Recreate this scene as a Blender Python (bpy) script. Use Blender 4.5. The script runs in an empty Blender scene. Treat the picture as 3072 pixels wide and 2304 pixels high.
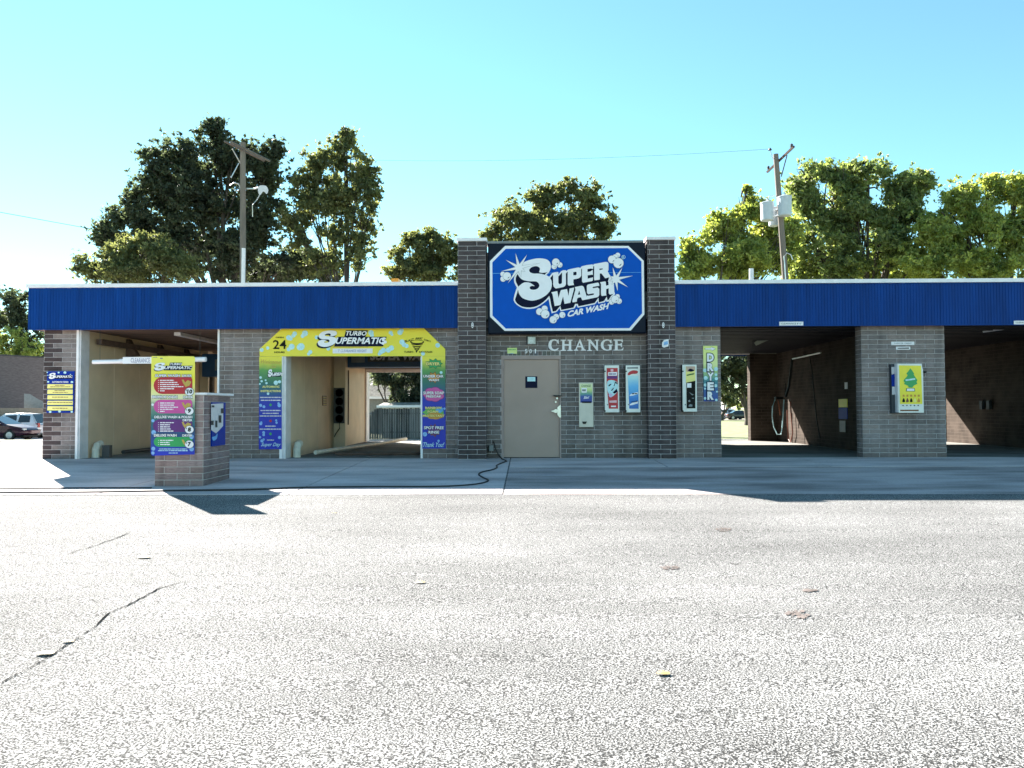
import bpy, math, random
import numpy as np
from mathutils import Vector, Matrix
from mathutils.geometry import tessellate_polygon
rad = math.radians
rnd = random.Random(7)
S = bpy.context.scene
C = S.collection

# ------------------------------------------------------------------ camera, sky, sun, exposure
CAM = np.array([0.0, -16.67, 1.08])
YAW, PITCH, ROLL, FPX = rad(1.02), math.atan(73 / 2300), 0.0031, 2300.0
FW = np.array([-math.sin(YAW) * math.cos(PITCH), math.cos(YAW) * math.cos(PITCH), math.sin(PITCH)])
_r0 = np.array([math.cos(YAW), math.sin(YAW), 0.0])
_u0 = np.cross(_r0, FW)
RT = math.cos(ROLL) * _r0 - math.sin(ROLL) * _u0
UP = math.cos(ROLL) * _u0 + math.sin(ROLL) * _r0
cd = bpy.data.cameras.new('camera')
cam = bpy.data.objects.new('camera', cd); C.objects.link(cam)
cd.sensor_fit = 'HORIZONTAL'; cd.sensor_width = 36.0; cd.lens = 36.0 * FPX / 3072.0
cd.clip_start = 0.05; cd.clip_end = 3000
M = Matrix((tuple(RT), tuple(UP), tuple(-FW))).transposed().to_4x4()
M.translation = Vector(CAM)
cam.matrix_world = M
S.camera = cam

SUN_EL, SUN_AZ = rad(32.2), math.atan2(0.617, 0.787)      # the sun stands behind the building, to the left
w = bpy.data.worlds.new('World'); S.world = w; w.use_nodes = True
nt = w.node_tree; bg = nt.nodes['Background']
sky = nt.nodes.new('ShaderNodeTexSky'); sky.sky_type = 'NISHITA'; sky.sun_disc = False
sky.sun_elevation = SUN_EL; sky.sun_rotation = -SUN_AZ
sky.air_density = 1.0; sky.dust_density = 0.0; sky.ozone_density = 6.0
tint = nt.nodes.new('ShaderNodeMix'); tint.data_type = 'RGBA'; tint.blend_type = 'MULTIPLY'
tint.inputs['Factor'].default_value = 1.0
tint.inputs[7].default_value = (0.88, 1.0, 0.74, 1)
nt.links.new(sky.outputs[0], tint.inputs[6])
nt.links.new(tint.outputs[2], bg.inputs[0])
bg.inputs[1].default_value = 0.062
sl = bpy.data.lights.new('sun', 'SUN'); sl.energy = 5.0; sl.angle = rad(0.5); sl.color = (1.0, 0.95, 0.87)
so = bpy.data.objects.new('sun', sl); C.objects.link(so)
sdir = Vector((-math.sin(SUN_AZ) * math.cos(SUN_EL), math.cos(SUN_AZ) * math.cos(SUN_EL), math.sin(SUN_EL)))
so.rotation_euler = sdir.to_track_quat('Z', 'Y').to_euler()
so.location = (-20, 20, 30)
S.view_settings.view_transform = 'Standard'; S.view_settings.look = 'None'
S.view_settings.gamma = 1.0; S.view_settings.exposure = 2.52
S.view_settings.use_curve_mapping = False
S.cycles.max_bounces = 8; S.cycles.diffuse_bounces = 4; S.cycles.transparent_max_bounces = 8
S.cycles.use_denoising = True

# ------------------------------------------------------------------ measuring: photo points onto real planes
def ray(x, y): return FW * FPX + RT * (x - 1536) + UP * (1152 - y)
def P(x, y, Y=0.0):
    d = ray(x, y); q = CAM + d * ((Y - CAM[1]) / d[1]); return Vector((q[0], Y, q[2]))
def PX(x, y, X):
    d = ray(x, y); q = CAM + d * ((X - CAM[0]) / d[0]); return Vector((X, q[1], q[2]))
def PZ(x, y, Z):
    d = ray(x, y); q = CAM + d * ((Z - CAM[2]) / d[2]); return Vector((q[0], q[1], Z))
def G(x, y):
    d = ray(x, y); t = (0.025 * CAM[1] - CAM[2]) / (d[2] - 0.025 * d[1]); q = CAM + d * t
    return Vector((q[0], q[1], q[2]))
def gz(y):
    if y < 0: return 0.025 * y
    if y < 8.8: return 0.0
    if y < 31: return -0.036 * (y - 8.8)
    return -0.8

# ------------------------------------------------------------------ materials
MATS = {}
def node_mat(name):
    m = bpy.data.materials.new(name); m.use_nodes = True
    return m, m.node_tree, m.node_tree.nodes['Principled BSDF']
def mat(name, col, rough=0.6, var=0.12, scale=6.0, bump=0.0, bscale=60.0, metal=0.0, spec=0.4, stretch=None):
    """a plain surface with wear: two noises vary the colour, one adds relief"""
    if name in MATS: return MATS[name]
    m, t, b = node_mat(name)
    b.inputs['Roughness'].default_value = rough; b.inputs['Metallic'].default_value = metal
    b.inputs['Specular IOR Level'].default_value = spec
    g = t.nodes.new('ShaderNodeNewGeometry')
    mp = t.nodes.new('ShaderNodeMapping'); t.links.new(g.outputs['Position'], mp.inputs[0])
    if stretch: mp.inputs['Scale'].default_value = stretch
    n = t.nodes.new('ShaderNodeTexNoise'); n.inputs['Scale'].default_value = scale; n.inputs['Detail'].default_value = 5
    t.links.new(mp.outputs[0], n.inputs['Vector'])
    mr = t.nodes.new('ShaderNodeMapRange'); mr.inputs[1].default_value = 0.3; mr.inputs[2].default_value = 0.7
    mr.inputs[3].default_value = 1 - var; mr.inputs[4].default_value = 1 + var
    t.links.new(n.outputs[0], mr.inputs[0])
    mx = t.nodes.new('ShaderNodeVectorMath'); mx.operation = 'SCALE'; mx.inputs[0].default_value = col[:3]
    t.links.new(mr.outputs[0], mx.inputs['Scale']); t.links.new(mx.outputs[0], b.inputs['Base Color'])
    if bump:
        n2 = t.nodes.new('ShaderNodeTexNoise'); n2.inputs['Scale'].default_value = bscale; n2.inputs['Detail'].default_value = 4
        t.links.new(mp.outputs[0], n2.inputs['Vector'])
        bp = t.nodes.new('ShaderNodeBump'); bp.inputs['Strength'].default_value = bump; bp.inputs['Distance'].default_value = 0.01
        t.links.new(n2.outputs[0], bp.inputs['Height']); t.links.new(bp.outputs[0], b.inputs['Normal'])
    MATS[name] = m; return m

def brick_mat(name, joined):
    """split-face block; the tint is each block's own colour, plus fine horizontal grain"""
    m, t, b = node_mat(name); b.inputs['Roughness'].default_value = 0.85; b.inputs['Specular IOR Level'].default_value = 0.25
    if joined:
        c = t.nodes.new('ShaderNodeVertexColor'); c.layer_name = 'tint'; co = c.outputs[0]
    else:
        c = t.nodes.new('ShaderNodeObjectInfo'); co = c.outputs['Color']
    g = t.nodes.new('ShaderNodeNewGeometry')
    mp = t.nodes.new('ShaderNodeMapping'); mp.inputs['Scale'].default_value = (1, 1, 5)
    t.links.new(g.outputs['Position'], mp.inputs[0])
    n = t.nodes.new('ShaderNodeTexNoise'); n.inputs['Scale'].default_value = 9; n.inputs['Detail'].default_value = 8; n.inputs['Roughness'].default_value = 0.7
    t.links.new(mp.outputs[0], n.inputs['Vector'])
    mr = t.nodes.new('ShaderNodeMapRange'); mr.inputs[1].default_value = 0.3; mr.inputs[2].default_value = 0.7
    mr.inputs[3].default_value = 0.72; mr.inputs[4].default_value = 1.28; t.links.new(n.outputs[0], mr.inputs[0])
    # dirt: splash line at the foot and streaks
    n3 = t.nodes.new('ShaderNodeTexNoise'); n3.inputs['Scale'].default_value = 1.1; n3.inputs['Detail'].default_value = 5
    t.links.new(g.outputs['Position'], n3.inputs['Vector'])
    mr3 = t.nodes.new('ShaderNodeMapRange'); mr3.inputs[1].default_value = 0.35; mr3.inputs[2].default_value = 0.65
    mr3.inputs[3].default_value = 0.85; mr3.inputs[4].default_value = 1.15; t.links.new(n3.outputs[0], mr3.inputs[0])
    n4 = t.nodes.new('ShaderNodeTexNoise'); n4.inputs['Scale'].default_value = 1.0; n4.inputs['Detail'].default_value = 5
    m4 = t.nodes.new('ShaderNodeMapping'); m4.inputs['Scale'].default_value = (5, 5, .4); t.links.new(g.outputs['Position'], m4.inputs[0]); t.links.new(m4.outputs[0], n4.inputs['Vector'])
    mr4 = t.nodes.new('ShaderNodeMapRange'); mr4.inputs[1].default_value = .36; mr4.inputs[2].default_value = .5; mr4.inputs[3].default_value = .74; mr4.inputs[4].default_value = 1
    t.links.new(n4.outputs[0], mr4.inputs[0])
    sz = t.nodes.new('ShaderNodeSeparateXYZ'); t.links.new(g.outputs['Position'], sz.inputs[0])
    mz = t.nodes.new('ShaderNodeMapRange'); mz.inputs[1].default_value = .0; mz.inputs[2].default_value = .4; mz.inputs[3].default_value = .7; mz.inputs[4].default_value = 1   # splash-back dirt at the foot
    t.links.new(sz.outputs[2], mz.inputs[0])
    mq = t.nodes.new('ShaderNodeMath'); mq.operation = 'MULTIPLY'; t.links.new(mr4.outputs[0], mq.inputs[0]); t.links.new(mz.outputs[0], mq.inputs[1])
    mp0 = t.nodes.new('ShaderNodeMath'); mp0.operation = 'MULTIPLY'; t.links.new(mq.outputs[0], mp0.inputs[0]); t.links.new(mr.outputs[0], mp0.inputs[1])
    mu = t.nodes.new('ShaderNodeMath'); mu.operation = 'MULTIPLY'
    t.links.new(mp0.outputs[0], mu.inputs[0]); t.links.new(mr3.outputs[0], mu.inputs[1])
    v = t.nodes.new('ShaderNodeVectorMath'); v.operation = 'SCALE'
    t.links.new(co, v.inputs[0]); t.links.new(mu.outputs[0], v.inputs['Scale']); t.links.new(v.outputs[0], b.inputs['Base Color'])
    n2 = t.nodes.new('ShaderNodeTexNoise'); n2.inputs['Scale'].default_value = 90; n2.inputs['Detail'].default_value = 4
    t.links.new(mp.outputs[0], n2.inputs['Vector'])
    bp = t.nodes.new('ShaderNodeBump'); bp.inputs['Strength'].default_value = 0.35; bp.inputs['Distance'].default_value = 0.006
    t.links.new(n2.outputs[0], bp.inputs['Height']); t.links.new(bp.outputs[0], b.inputs['Normal'])
    return m
M_BRICK, M_BRICKJ = brick_mat('block', False), brick_mat('block_joined', True)

def ground_mat(name, light, dark, scale, thr, stain=0.2, warm=(1, 1, 1), bump=0.6):
    m, t, b = node_mat(name); b.inputs['Roughness'].default_value = 0.95; b.inputs['Specular IOR Level'].default_value = 0.15
    g = t.nodes.new('ShaderNodeNewGeometry')
    n = t.nodes.new('ShaderNodeTexNoise'); n.inputs['Scale'].default_value = scale; n.inputs['Detail'].default_value = 2.5; n.inputs['Roughness'].default_value = 0.6
    n.inputs['Distortion'].default_value = 0.25
    t.links.new(g.outputs['Position'], n.inputs['Vector'])
    nb = t.nodes.new('ShaderNodeTexNoise'); nb.inputs['Scale'].default_value = 0.35; nb.inputs['Detail'].default_value = 6
    t.links.new(g.outputs['Position'], nb.inputs['Vector'])
    ad = t.nodes.new('ShaderNodeMath'); ad.operation = 'MULTIPLY_ADD'; ad.inputs[1].default_value = 0.10
    t.links.new(nb.outputs[0], ad.inputs[0]); t.links.new(n.outputs[0], ad.inputs[2])
    mr = t.nodes.new('ShaderNodeMapRange'); mr.inputs[1].default_value = thr + 0.02; mr.inputs[2].default_value = thr + 0.19
    t.links.new(ad.outputs[0], mr.inputs[0])
    mix = t.nodes.new('ShaderNodeMix'); mix.data_type = 'RGBA'
    mix.inputs[6].default_value = (*[dark * q for q in warm], 1); mix.inputs[7].default_value = (*[light * q for q in warm], 1)
    t.links.new(mr.outputs[0], mix.inputs['Factor'])
    ns = t.nodes.new('ShaderNodeTexNoise'); ns.inputs['Scale'].default_value = 0.9; ns.inputs['Detail'].default_value = 7
    mp = t.nodes.new('ShaderNodeMapping'); mp.inputs['Scale'].default_value = (0.5, 1.6, 1); mp.inputs['Location'].default_value = (3, 1, 0)
    t.links.new(g.outputs['Position'], mp.inputs[0]); t.links.new(mp.outputs[0], ns.inputs['Vector'])
    ms = t.nodes.new('ShaderNodeMapRange'); ms.inputs[1].default_value = 0.33; ms.inputs[2].default_value = 0.6
    ms.inputs[3].default_value = 1 - stain; ms.inputs[4].default_value = 1.05; t.links.new(ns.outputs[0], ms.inputs[0])
    v = t.nodes.new('ShaderNodeVectorMath'); v.operation = 'SCALE'
    t.links.new(mix.outputs[2], v.inputs[0]); t.links.new(ms.outputs[0], v.inputs['Scale']); t.links.new(v.outputs[0], b.inputs['Base Color'])
    bp = t.nodes.new('ShaderNodeBump'); bp.inputs['Strength'].default_value = bump; bp.inputs['Distance'].default_value = 0.008
    t.links.new(mr.outputs[0], bp.inputs['Height']); t.links.new(bp.outputs[0], b.inputs['Normal'])
    return m
M_ASPHALT = ground_mat('asphalt', 0.40, 0.03, 104, 0.462, 0.16, (1.0, 0.975, 0.955))
M_ASPHALT2 = ground_mat('asphalt_old', 0.40, 0.16, 88, 0.33, 0.5, (1.16, 0.98, 0.95), 0.3)
M_CONCRETE = ground_mat('concrete', 0.50, 0.32, 25, 0.28, 0.40, (1.14, 0.98, 0.96), 0.1)
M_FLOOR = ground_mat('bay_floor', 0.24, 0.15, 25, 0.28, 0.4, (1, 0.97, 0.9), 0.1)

def grass_mat():
    m, t, b = node_mat('grass'); b.inputs['Roughness'].default_value = 0.9
    g = t.nodes.new('ShaderNodeNewGeometry')
    n = t.nodes.new('ShaderNodeTexNoise'); n.inputs['Scale'].default_value = 1.3; n.inputs['Detail'].default_value = 8
    t.links.new(g.outputs['Position'], n.inputs['Vector'])
    r = t.nodes.new('ShaderNodeValToRGB'); r.color_ramp.elements[0].position = .3; r.color_ramp.elements[0].color = (.06, .08, .02, 1)
    r.color_ramp.elements[1].position = .7; r.color_ramp.elements[1].color = (.24, .24, .11, 1)
    t.links.new(n.outputs[0], r.inputs[0]); t.links.new(r.outputs[0], b.inputs['Base Color'])
    return m
M_GRASS = grass_mat()

def leaf_mat(name, c1, c2, trans):
    m, t, b = node_mat(name)
    out = t.nodes['Material Output']
    g = t.nodes.new('ShaderNodeNewGeometry')
    n = t.nodes.new('ShaderNodeTexNoise'); n.inputs['Scale'].default_value = 0.9; n.inputs['Detail'].default_value = 3
    t.links.new(g.outputs['Position'], n.inputs['Vector'])
    r = t.nodes.new('ShaderNodeValToRGB'); r.color_ramp.elements[0].position = .35; r.color_ramp.elements[0].color = (*c1, 1)
    r.color_ramp.elements[1].position = .65; r.color_ramp.elements[1].color = (*c2, 1)
    t.links.new(n.outputs[0], r.inputs[0])
    wn = t.nodes.new('ShaderNodeTexNoise'); wn.inputs['Scale'].default_value = 9
    t.links.new(g.outputs['Position'], wn.inputs['Vector'])
    mr = t.nodes.new('ShaderNodeMapRange'); mr.inputs[1].default_value = .3; mr.inputs[2].default_value = .7
    mr.inputs[3].default_value = .6; mr.inputs[4].default_value = 1.4; t.links.new(wn.outputs[0], mr.inputs[0])
    v = t.nodes.new('ShaderNodeVectorMath'); v.operation = 'SCALE'
    t.links.new(r.outputs[0], v.inputs[0]); t.links.new(mr.outputs[0], v.inputs['Scale'])
    t.links.new(v.outputs[0], b.inputs['Base Color']); b.inputs['Roughness'].default_value = .55; b.inputs['Specular IOR Level'].default_value = .4
    tr = t.nodes.new('ShaderNodeBsdfTranslucent')
    v2 = t.nodes.new('ShaderNodeVectorMath'); v2.operation = 'MULTIPLY'; v2.inputs[1].default_value = trans
    t.links.new(v.outputs[0], v2.inputs[0]); t.links.new(v2.outputs[0], tr.inputs[0])
    ad = t.nodes.new('ShaderNodeMixShader'); ad.inputs[0].default_value = .5
    t.links.new(b.outputs[0], ad.inputs[1]); t.links.new(tr.outputs[0], ad.inputs[2])
    t.links.new(ad.outputs[0], out.inputs[0])
    return m
M_LDARK = leaf_mat('leaf_dark', (.04, .05, .036), (.095, .11, .065), (1.5, 1.6, 1.1))
M_LMID = leaf_mat('leaf_mid', (.085, .10, .05), (.18, .19, .09), (1.7, 1.7, 1.0))
M_LYEL = leaf_mat('leaf_yellow', (.155, .20, .06), (.35, .38, .13), (1.8, 1.75, .9))
M_LLITE = leaf_mat('leaf_light', (.10, .13, .055), (.24, .27, .12), (1.75, 1.85, 1.0))
M_BARK = mat('bark', (.075, .06, .05), .9, .35, 5, .6, 20, stretch=(1, 1, .25))

def ramp_mat(name, stops, z0, z1, rough=.45):
    """a printed panel whose ink runs from one colour to the next up its height"""
    m, t, b = node_mat(name); b.inputs['Roughness'].default_value = rough
    g = t.nodes.new('ShaderNodeNewGeometry'); sx = t.nodes.new('ShaderNodeSeparateXYZ'); t.links.new(g.outputs['Position'], sx.inputs[0])
    n = t.nodes.new('ShaderNodeTexNoise'); n.inputs['Scale'].default_value = 5; t.links.new(g.outputs['Position'], n.inputs['Vector'])
    a = t.nodes.new('ShaderNodeMath'); a.operation = 'MULTIPLY_ADD'; a.inputs[1].default_value = .12; t.links.new(n.outputs[0], a.inputs[0])
    t.links.new(sx.outputs[2], a.inputs[2])
    mr = t.nodes.new('ShaderNodeMapRange'); mr.inputs[1].default_value = z0; mr.inputs[2].default_value = z1; t.links.new(a.outputs[0], mr.inputs[0])
    r = t.nodes.new('ShaderNodeValToRGB'); els = r.color_ramp.elements
    els[0].position, els[0].color = stops[0][0], (*stops[0][1], 1)
    els[1].position, els[1].color = stops[-1][0], (*stops[-1][1], 1)
    for p_, c_ in stops[1:-1]:
        e = els.new(p_); e.color = (*c_, 1)
    t.links.new(mr.outputs[0], r.inputs[0]); t.links.new(r.outputs[0], b.inputs['Base Color'])
    return m

M_MORTAR = mat('mortar', (.47, .43, .44), .9, .2, 8)
M_MORTAR_K = mat('mortar_kiosk', (.50, .45, .43), .9, .15, 8)
M_BLUE = mat('blue_steel', (.001, .040, .21), .5, .2, 1.1, .05, 9, spec=.12, stretch=(6, 1, .6))
M_WHITE = mat('white_paint', (.84, .79, .82), .5, .06)
M_GUARD = mat('guard_plastic', (.64, .61, .64), .5, .1)
M_CREAM = mat('cream_panel', (.60, .46, .32), .55, .12, 1.5, .05, 14)
M_CREAM2 = mat('cream_panel_light', (.62, .49, .36), .55, .12, 1.5)
M_WOOD = mat('ceiling_wood', (.15, .09, .07), .7, .3, 2, .15, 30, stretch=(.3, 3, 1))
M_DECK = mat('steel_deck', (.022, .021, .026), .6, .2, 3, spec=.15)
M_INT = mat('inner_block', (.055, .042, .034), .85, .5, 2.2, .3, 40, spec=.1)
def _courses(m):
    t = m.node_tree; b = t.nodes['Principled BSDF']; src = b.inputs['Base Color'].links[0].from_socket
    g = t.nodes.new('ShaderNodeNewGeometry'); sx = t.nodes.new('ShaderNodeSeparateXYZ'); t.links.new(g.outputs['Position'], sx.inputs[0])
    def mth(op, a, bb):
        n = t.nodes.new('ShaderNodeMath'); n.operation = op
        for i, q in enumerate((a, bb)):
            if isinstance(q, (int, float)): n.inputs[i].default_value = q
            else: t.links.new(q, n.inputs[i])
        return n.outputs[0]
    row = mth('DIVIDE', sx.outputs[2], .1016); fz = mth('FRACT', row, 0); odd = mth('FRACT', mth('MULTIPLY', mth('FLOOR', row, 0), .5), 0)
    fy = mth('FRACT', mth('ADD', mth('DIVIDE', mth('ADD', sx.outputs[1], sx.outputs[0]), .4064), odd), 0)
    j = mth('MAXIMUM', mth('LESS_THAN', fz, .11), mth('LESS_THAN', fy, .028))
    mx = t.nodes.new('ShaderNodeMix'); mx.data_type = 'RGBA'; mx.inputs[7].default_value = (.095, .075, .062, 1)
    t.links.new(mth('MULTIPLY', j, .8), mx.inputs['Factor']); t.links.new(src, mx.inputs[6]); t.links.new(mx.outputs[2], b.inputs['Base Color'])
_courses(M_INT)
M_ROOF = mat('roofing', (.25, .24, .22), .9, .2)
M_NAVY = mat('navy_cabinet', (.005, .009, .022), .5, .15, spec=.15)
M_SIGNB = mat('sign_blue', (.0, .085, .48), .45, .04, spec=.1)
M_INKN = mat('ink_navy', (.006, .008, .03), .5, .1, spec=.08)
M_INKB = mat('ink_black', (.01, .01, .01), .5, .05, spec=.1)
M_INKW = mat('ink_white', (.88, .83, .87), .4, .03)
M_INKG = mat('ink_gray', (.22, .24, .26), .5, .05)
M_YEL = mat('ink_yellow', (.92, .74, .05), .45, .08, 3)
M_PALEY = mat('ink_pale_yellow', (.90, .78, .26), .45, .06, 3)
M_BUB = mat('ink_bubble', (.50, .74, .80), .4, .15, 20)
M_BUBB = mat('ink_bubble_blue', (.22, .42, .75), .4, .2, 20)
M_RED = mat('ink_red', (.50, .02, .035), .4, .05)
M_PINK = mat('ink_pink', (.62, .08, .33), .4, .06)
M_PURP = mat('ink_purple', (.12, .02, .18), .4, .08)
M_GREEN = mat('ink_green', (.03, .34, .10), .4, .08)
M_ORNG = mat('ink_orange', (.60, .26, .03), .4, .1)
M_GOLD = mat('ink_gold', (.55, .36, .08), .4, .2, 40)
M_BROWN = mat('ink_brown', (.16, .05, .02), .4, .1)
M_DKGREEN = mat('ink_dark_green', (.02, .12, .03), .4, .1)
M_DBLUE = mat('ink_blue', (.004, .03, .30), .5, .1, spec=.12)
M_SKYB = mat('ink_sky', (.10, .38, .75), .4, .2, 12)
M_DOOR = mat('door_paint', (.37, .26, .225), .45, .08, 1.2, .04, 50)
M_FRAME = mat('frame_paint', (.345, .25, .235), .5, .08)
M_STEEL = mat('steel', (.55, .56, .57), .3, .1, 8, metal=.7)
M_BLACK = mat('black_rubber', (.012, .012, .013), .55, .2)
M_DKGRAY = mat('dark_gray', (.04, .042, .048), .55, .15)
M_GRAY = mat('gray_paint', (.20, .21, .22), .5, .12)
M_RUST = mat('rusty_steel', (.075, .045, .035), .7, .35, 7, .2, 40)
M_PVC = mat('pvc', (.60, .57, .50), .45, .15)
M_POLE = mat('weathered_pole', (.17, .14, .12), .9, .25, 4, .4, 30, stretch=(1, 1, .15))
M_TRANS = mat('transformer_paint', (.46, .50, .54), .45, .08)
M_HEDGEW = mat('fence_wood', (.17, .18, .19), .85, .35, 5, .3, 25, stretch=(1, 1, .2))
M_CBOX = mat('box_cream', (.66, .58, .50), .5, .07)
M_BOXW = mat('box_white', (.80, .78, .74), .45, .06)
M_GLASSL = mat('lamp_glass', (.55, .56, .54), .2, .3, 30)
M_SHED = mat('far_wall', (.62, .60, .60), .8, .1)
M_SHING = mat('shingles', (.22, .20, .17), .9, .4, 5, .5, 12)
M_FARBR = mat('far_brick', (.115, .10, .105), .9, .25, 4, .2, 10, stretch=(.4, 1, 5))
M_GLASS = mat('car_glass', (.02, .025, .03), .08, .2, spec=.8)
M_TYRE = mat('tyre', (.02, .02, .02), .8, .1)
M_RIM = mat('rim', (.4, .41, .42), .3, .1, metal=.6)
M_LAMPR = mat('tail_lamp', (.35, .02, .02), .2, .1)
def car_paint(n, c): return mat(n, c, .25, .04, spec=.7)

# ------------------------------------------------------------------ mesh helpers
ORG = {}
class MB:
    def __init__(s): s.v = []; s.f = []; s.smooth = False
    def add(s, vs, fs):
        k = len(s.v); s.v += [tuple(q) for q in vs]; s.f += [tuple(i + k for i in f) for f in fs]; return s
    def box(s, x0, x1, y0, y1, z0, z1):
        x0, x1 = sorted((x0, x1)); y0, y1 = sorted((y0, y1)); z0, z1 = sorted((z0, z1))
        return s.add([(x0, y0, z0), (x1, y0, z0), (x1, y1, z0), (x0, y1, z0), (x0, y0, z1), (x1, y0, z1), (x1, y1, z1), (x0, y1, z1)],
                     [(0, 3, 2, 1), (4, 5, 6, 7), (0, 1, 5, 4), (1, 2, 6, 5), (2, 3, 7, 6), (3, 0, 4, 7)])
    def cbox(s, x0, x1, y0, y1, z0, z1, c=.006):
        """box whose front (low y) edges are chamfered"""
        a = [(x0, y1, z0), (x1, y1, z0), (x1, y1, z1), (x0, y1, z1)]
        b = [(x0, y0 + c, z0), (x1, y0 + c, z0), (x1, y0 + c, z1), (x0, y0 + c, z1)]
        d = [(x0 + c, y0, z0 + c), (x1 - c, y0, z0 + c), (x1 - c, y0, z1 - c), (x0 + c, y0, z1 - c)]
        f = [(3, 2, 1, 0), (8, 9, 10, 11)]
        for i in range(4):
            j = (i + 1) % 4; f += [(i, j, 4 + j, 4 + i), (4 + i, 4 + j, 8 + j, 8 + i)]
        return s.add(a + b + d, f)
    def tube(s, path, r, seg=8, cap=True):
        path = [Vector(p) for p in path]; n = len(path)
        rr = r if isinstance(r, (list, tuple)) else [r] * n
        k = len(s.v); up = Vector((.3, .2, 1)).normalized()
        for i, p in enumerate(path):
            d = (path[min(i + 1, n - 1)] - path[max(i - 1, 0)]).normalized()
            a = d.cross(up)
            if a.length < .05: a = d.cross(Vector((1, 0, 0)))
            a.normalize(); b = d.cross(a).normalized()
            for j in range(seg):
                t = 2 * math.pi * j / seg; s.v.append(tuple(p + (a * math.cos(t) + b * math.sin(t)) * rr[i]))
        for i in range(n - 1):
            for j in range(seg):
                s.f.append((k + i * seg + j, k + i * seg + (j + 1) % seg, k + (i + 1) * seg + (j + 1) % seg, k + (i + 1) * seg + j))
        if cap:
            s.f.append(tuple(k + j for j in reversed(range(seg)))); s.f.append(tuple(k + (n - 1) * seg + j for j in range(seg)))
        return s
    def lathe(s, o, prof, seg=16, axis='z'):
        k = len(s.v); o = Vector(o)
        for r, h in prof:
            for j in range(seg):
                t = 2 * math.pi * j / seg; x, y = r * math.cos(t), r * math.sin(t)
                q = {'z': (x, y, h), 'y': (x, h, y), 'x': (h, x, y)}[axis]; s.v.append(tuple(o + Vector(q)))
        for i in range(len(prof) - 1):
            for j in range(seg):
                s.f.append((k + i * seg + j, k + i * seg + (j + 1) % seg, k + (i + 1) * seg + (j + 1) % seg, k + (i + 1) * seg + j))
        return s
    def prism(s, pts, fa, fb):
        """closed outline extruded between two mappings"""
        n = len(pts); k = len(s.v); s.v += [tuple(fa(*p)) for p in pts] + [tuple(fb(*p)) for p in pts]
        s.f += [tuple(k + i for i in range(n)), tuple(k + n + i for i in reversed(range(n)))]
        s.f += [(k + i, k + n + i, k + n + (i + 1) % n, k + (i + 1) % n) for i in range(n)]
        return s
    def mesh(s, name, org, m):
        me = bpy.data.meshes.new(name)
        o = Vector(org); me.from_pydata([tuple(Vector(v) - o) for v in s.v], [], s.f); me.update()
        if m: me.materials.append(m)
        if s.smooth: me.polygons.foreach_set('use_smooth', [True] * len(me.polygons))
        return me
    def part(s, name, m, parent, label=None, kind=None):
        org = ORG[parent.name]
        o = bpy.data.objects.new(name, s.mesh(name, org, m)); C.objects.link(o); o.parent = parent; ORG[o.name] = org
        if label: o['label'] = label
        if kind: o['kind'] = kind
        return o
    def solo(s, name, label, cat, m, group=None, kind=None):
        a = np.array(s.v); org = (float((a[:, 0].min() + a[:, 0].max()) / 2), float((a[:, 1].min() + a[:, 1].max()) / 2), float(a[:, 2].min()))
        o = bpy.data.objects.new(name, s.mesh(name, org, m)); o.location = org; C.objects.link(o); ORG[o.name] = Vector(org)
        if kind: o['kind'] = kind
        else: o['label'] = label; o['category'] = cat
        if group: o['group'] = group
        return o
def thing(name, label, cat, loc, group=None):
    o = bpy.data.objects.new(name, None); o.location = loc; C.objects.link(o); ORG[o.name] = Vector(loc)
    o['label'] = label; o['category'] = cat; o.empty_display_size = .2
    if group: o['group'] = group
    return o
def B(*a): return MB().box(*a)
def pbox(x0, y0, x1, y1, Y, d, ch=0):
    """box whose front face covers the measured rectangle on the plane Y - d and which reaches back to Y"""
    xa, xb = P(x0, (y0 + y1) / 2, Y - d).x, P(x1, (y0 + y1) / 2, Y - d).x
    za, zb = P((x0 + x1) / 2, y1, Y - d).z, P((x0 + x1) / 2, y0, Y - d).z
    m = MB()
    return m.cbox(xa, xb, Y - d, Y, za, zb, ch) if ch else m.box(xa, xb, Y - d, Y, za, zb)

_NF = 0
def flat(loops, fm, name, m, parent, label=None):
    """flat print: outline(s), holes after the first loop; fm maps photo points onto the panel"""
    global _NF
    _NF += 1
    tri = tessellate_polygon([[Vector((x, y, 0)) for x, y in l] for l in loops])
    pts = [p for l in loops for p in l]; q0 = fm(*pts[0]); q1 = fm(pts[0][0] + 3, pts[0][1]) - q0; q2 = fm(pts[0][0], pts[0][1] - 3) - q0
    up_ = q1.cross(q2).normalized() * (.00011 * (_NF % 23))      # each sticker lies a hair above the last
    mb = MB(); mb.add([fm(x, y) + up_ for x, y in pts], [(a, c, b) for a, b, c in tri])
    return mb.part(name, m, parent, label)
def disc(cx, cy, r, n=14, ry=None): return [(cx + r * math.cos(2 * math.pi * i / n), cy + (ry or r) * math.sin(2 * math.pi * i / n)) for i in range(n)]
def smooth(pts, k=4):
    """closed Catmull-Rom through the points"""
    n = len(pts); out = []
    for i in range(n):
        p0, p1, p2, p3 = pts[i - 1], pts[i], pts[(i + 1) % n], pts[(i + 2) % n]
        for j in range(k):
            t = j / k
            out.append(tuple(.5 * (2 * p1[a] + (p2[a] - p0[a]) * t + (2 * p0[a] - 5 * p1[a] + 4 * p2[a] - p3[a]) * t * t + (3 * p1[a] - p0[a] - 3 * p2[a] + p3[a]) * t ** 3) for a in (0, 1)))
    return out
_TX = {}
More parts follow.
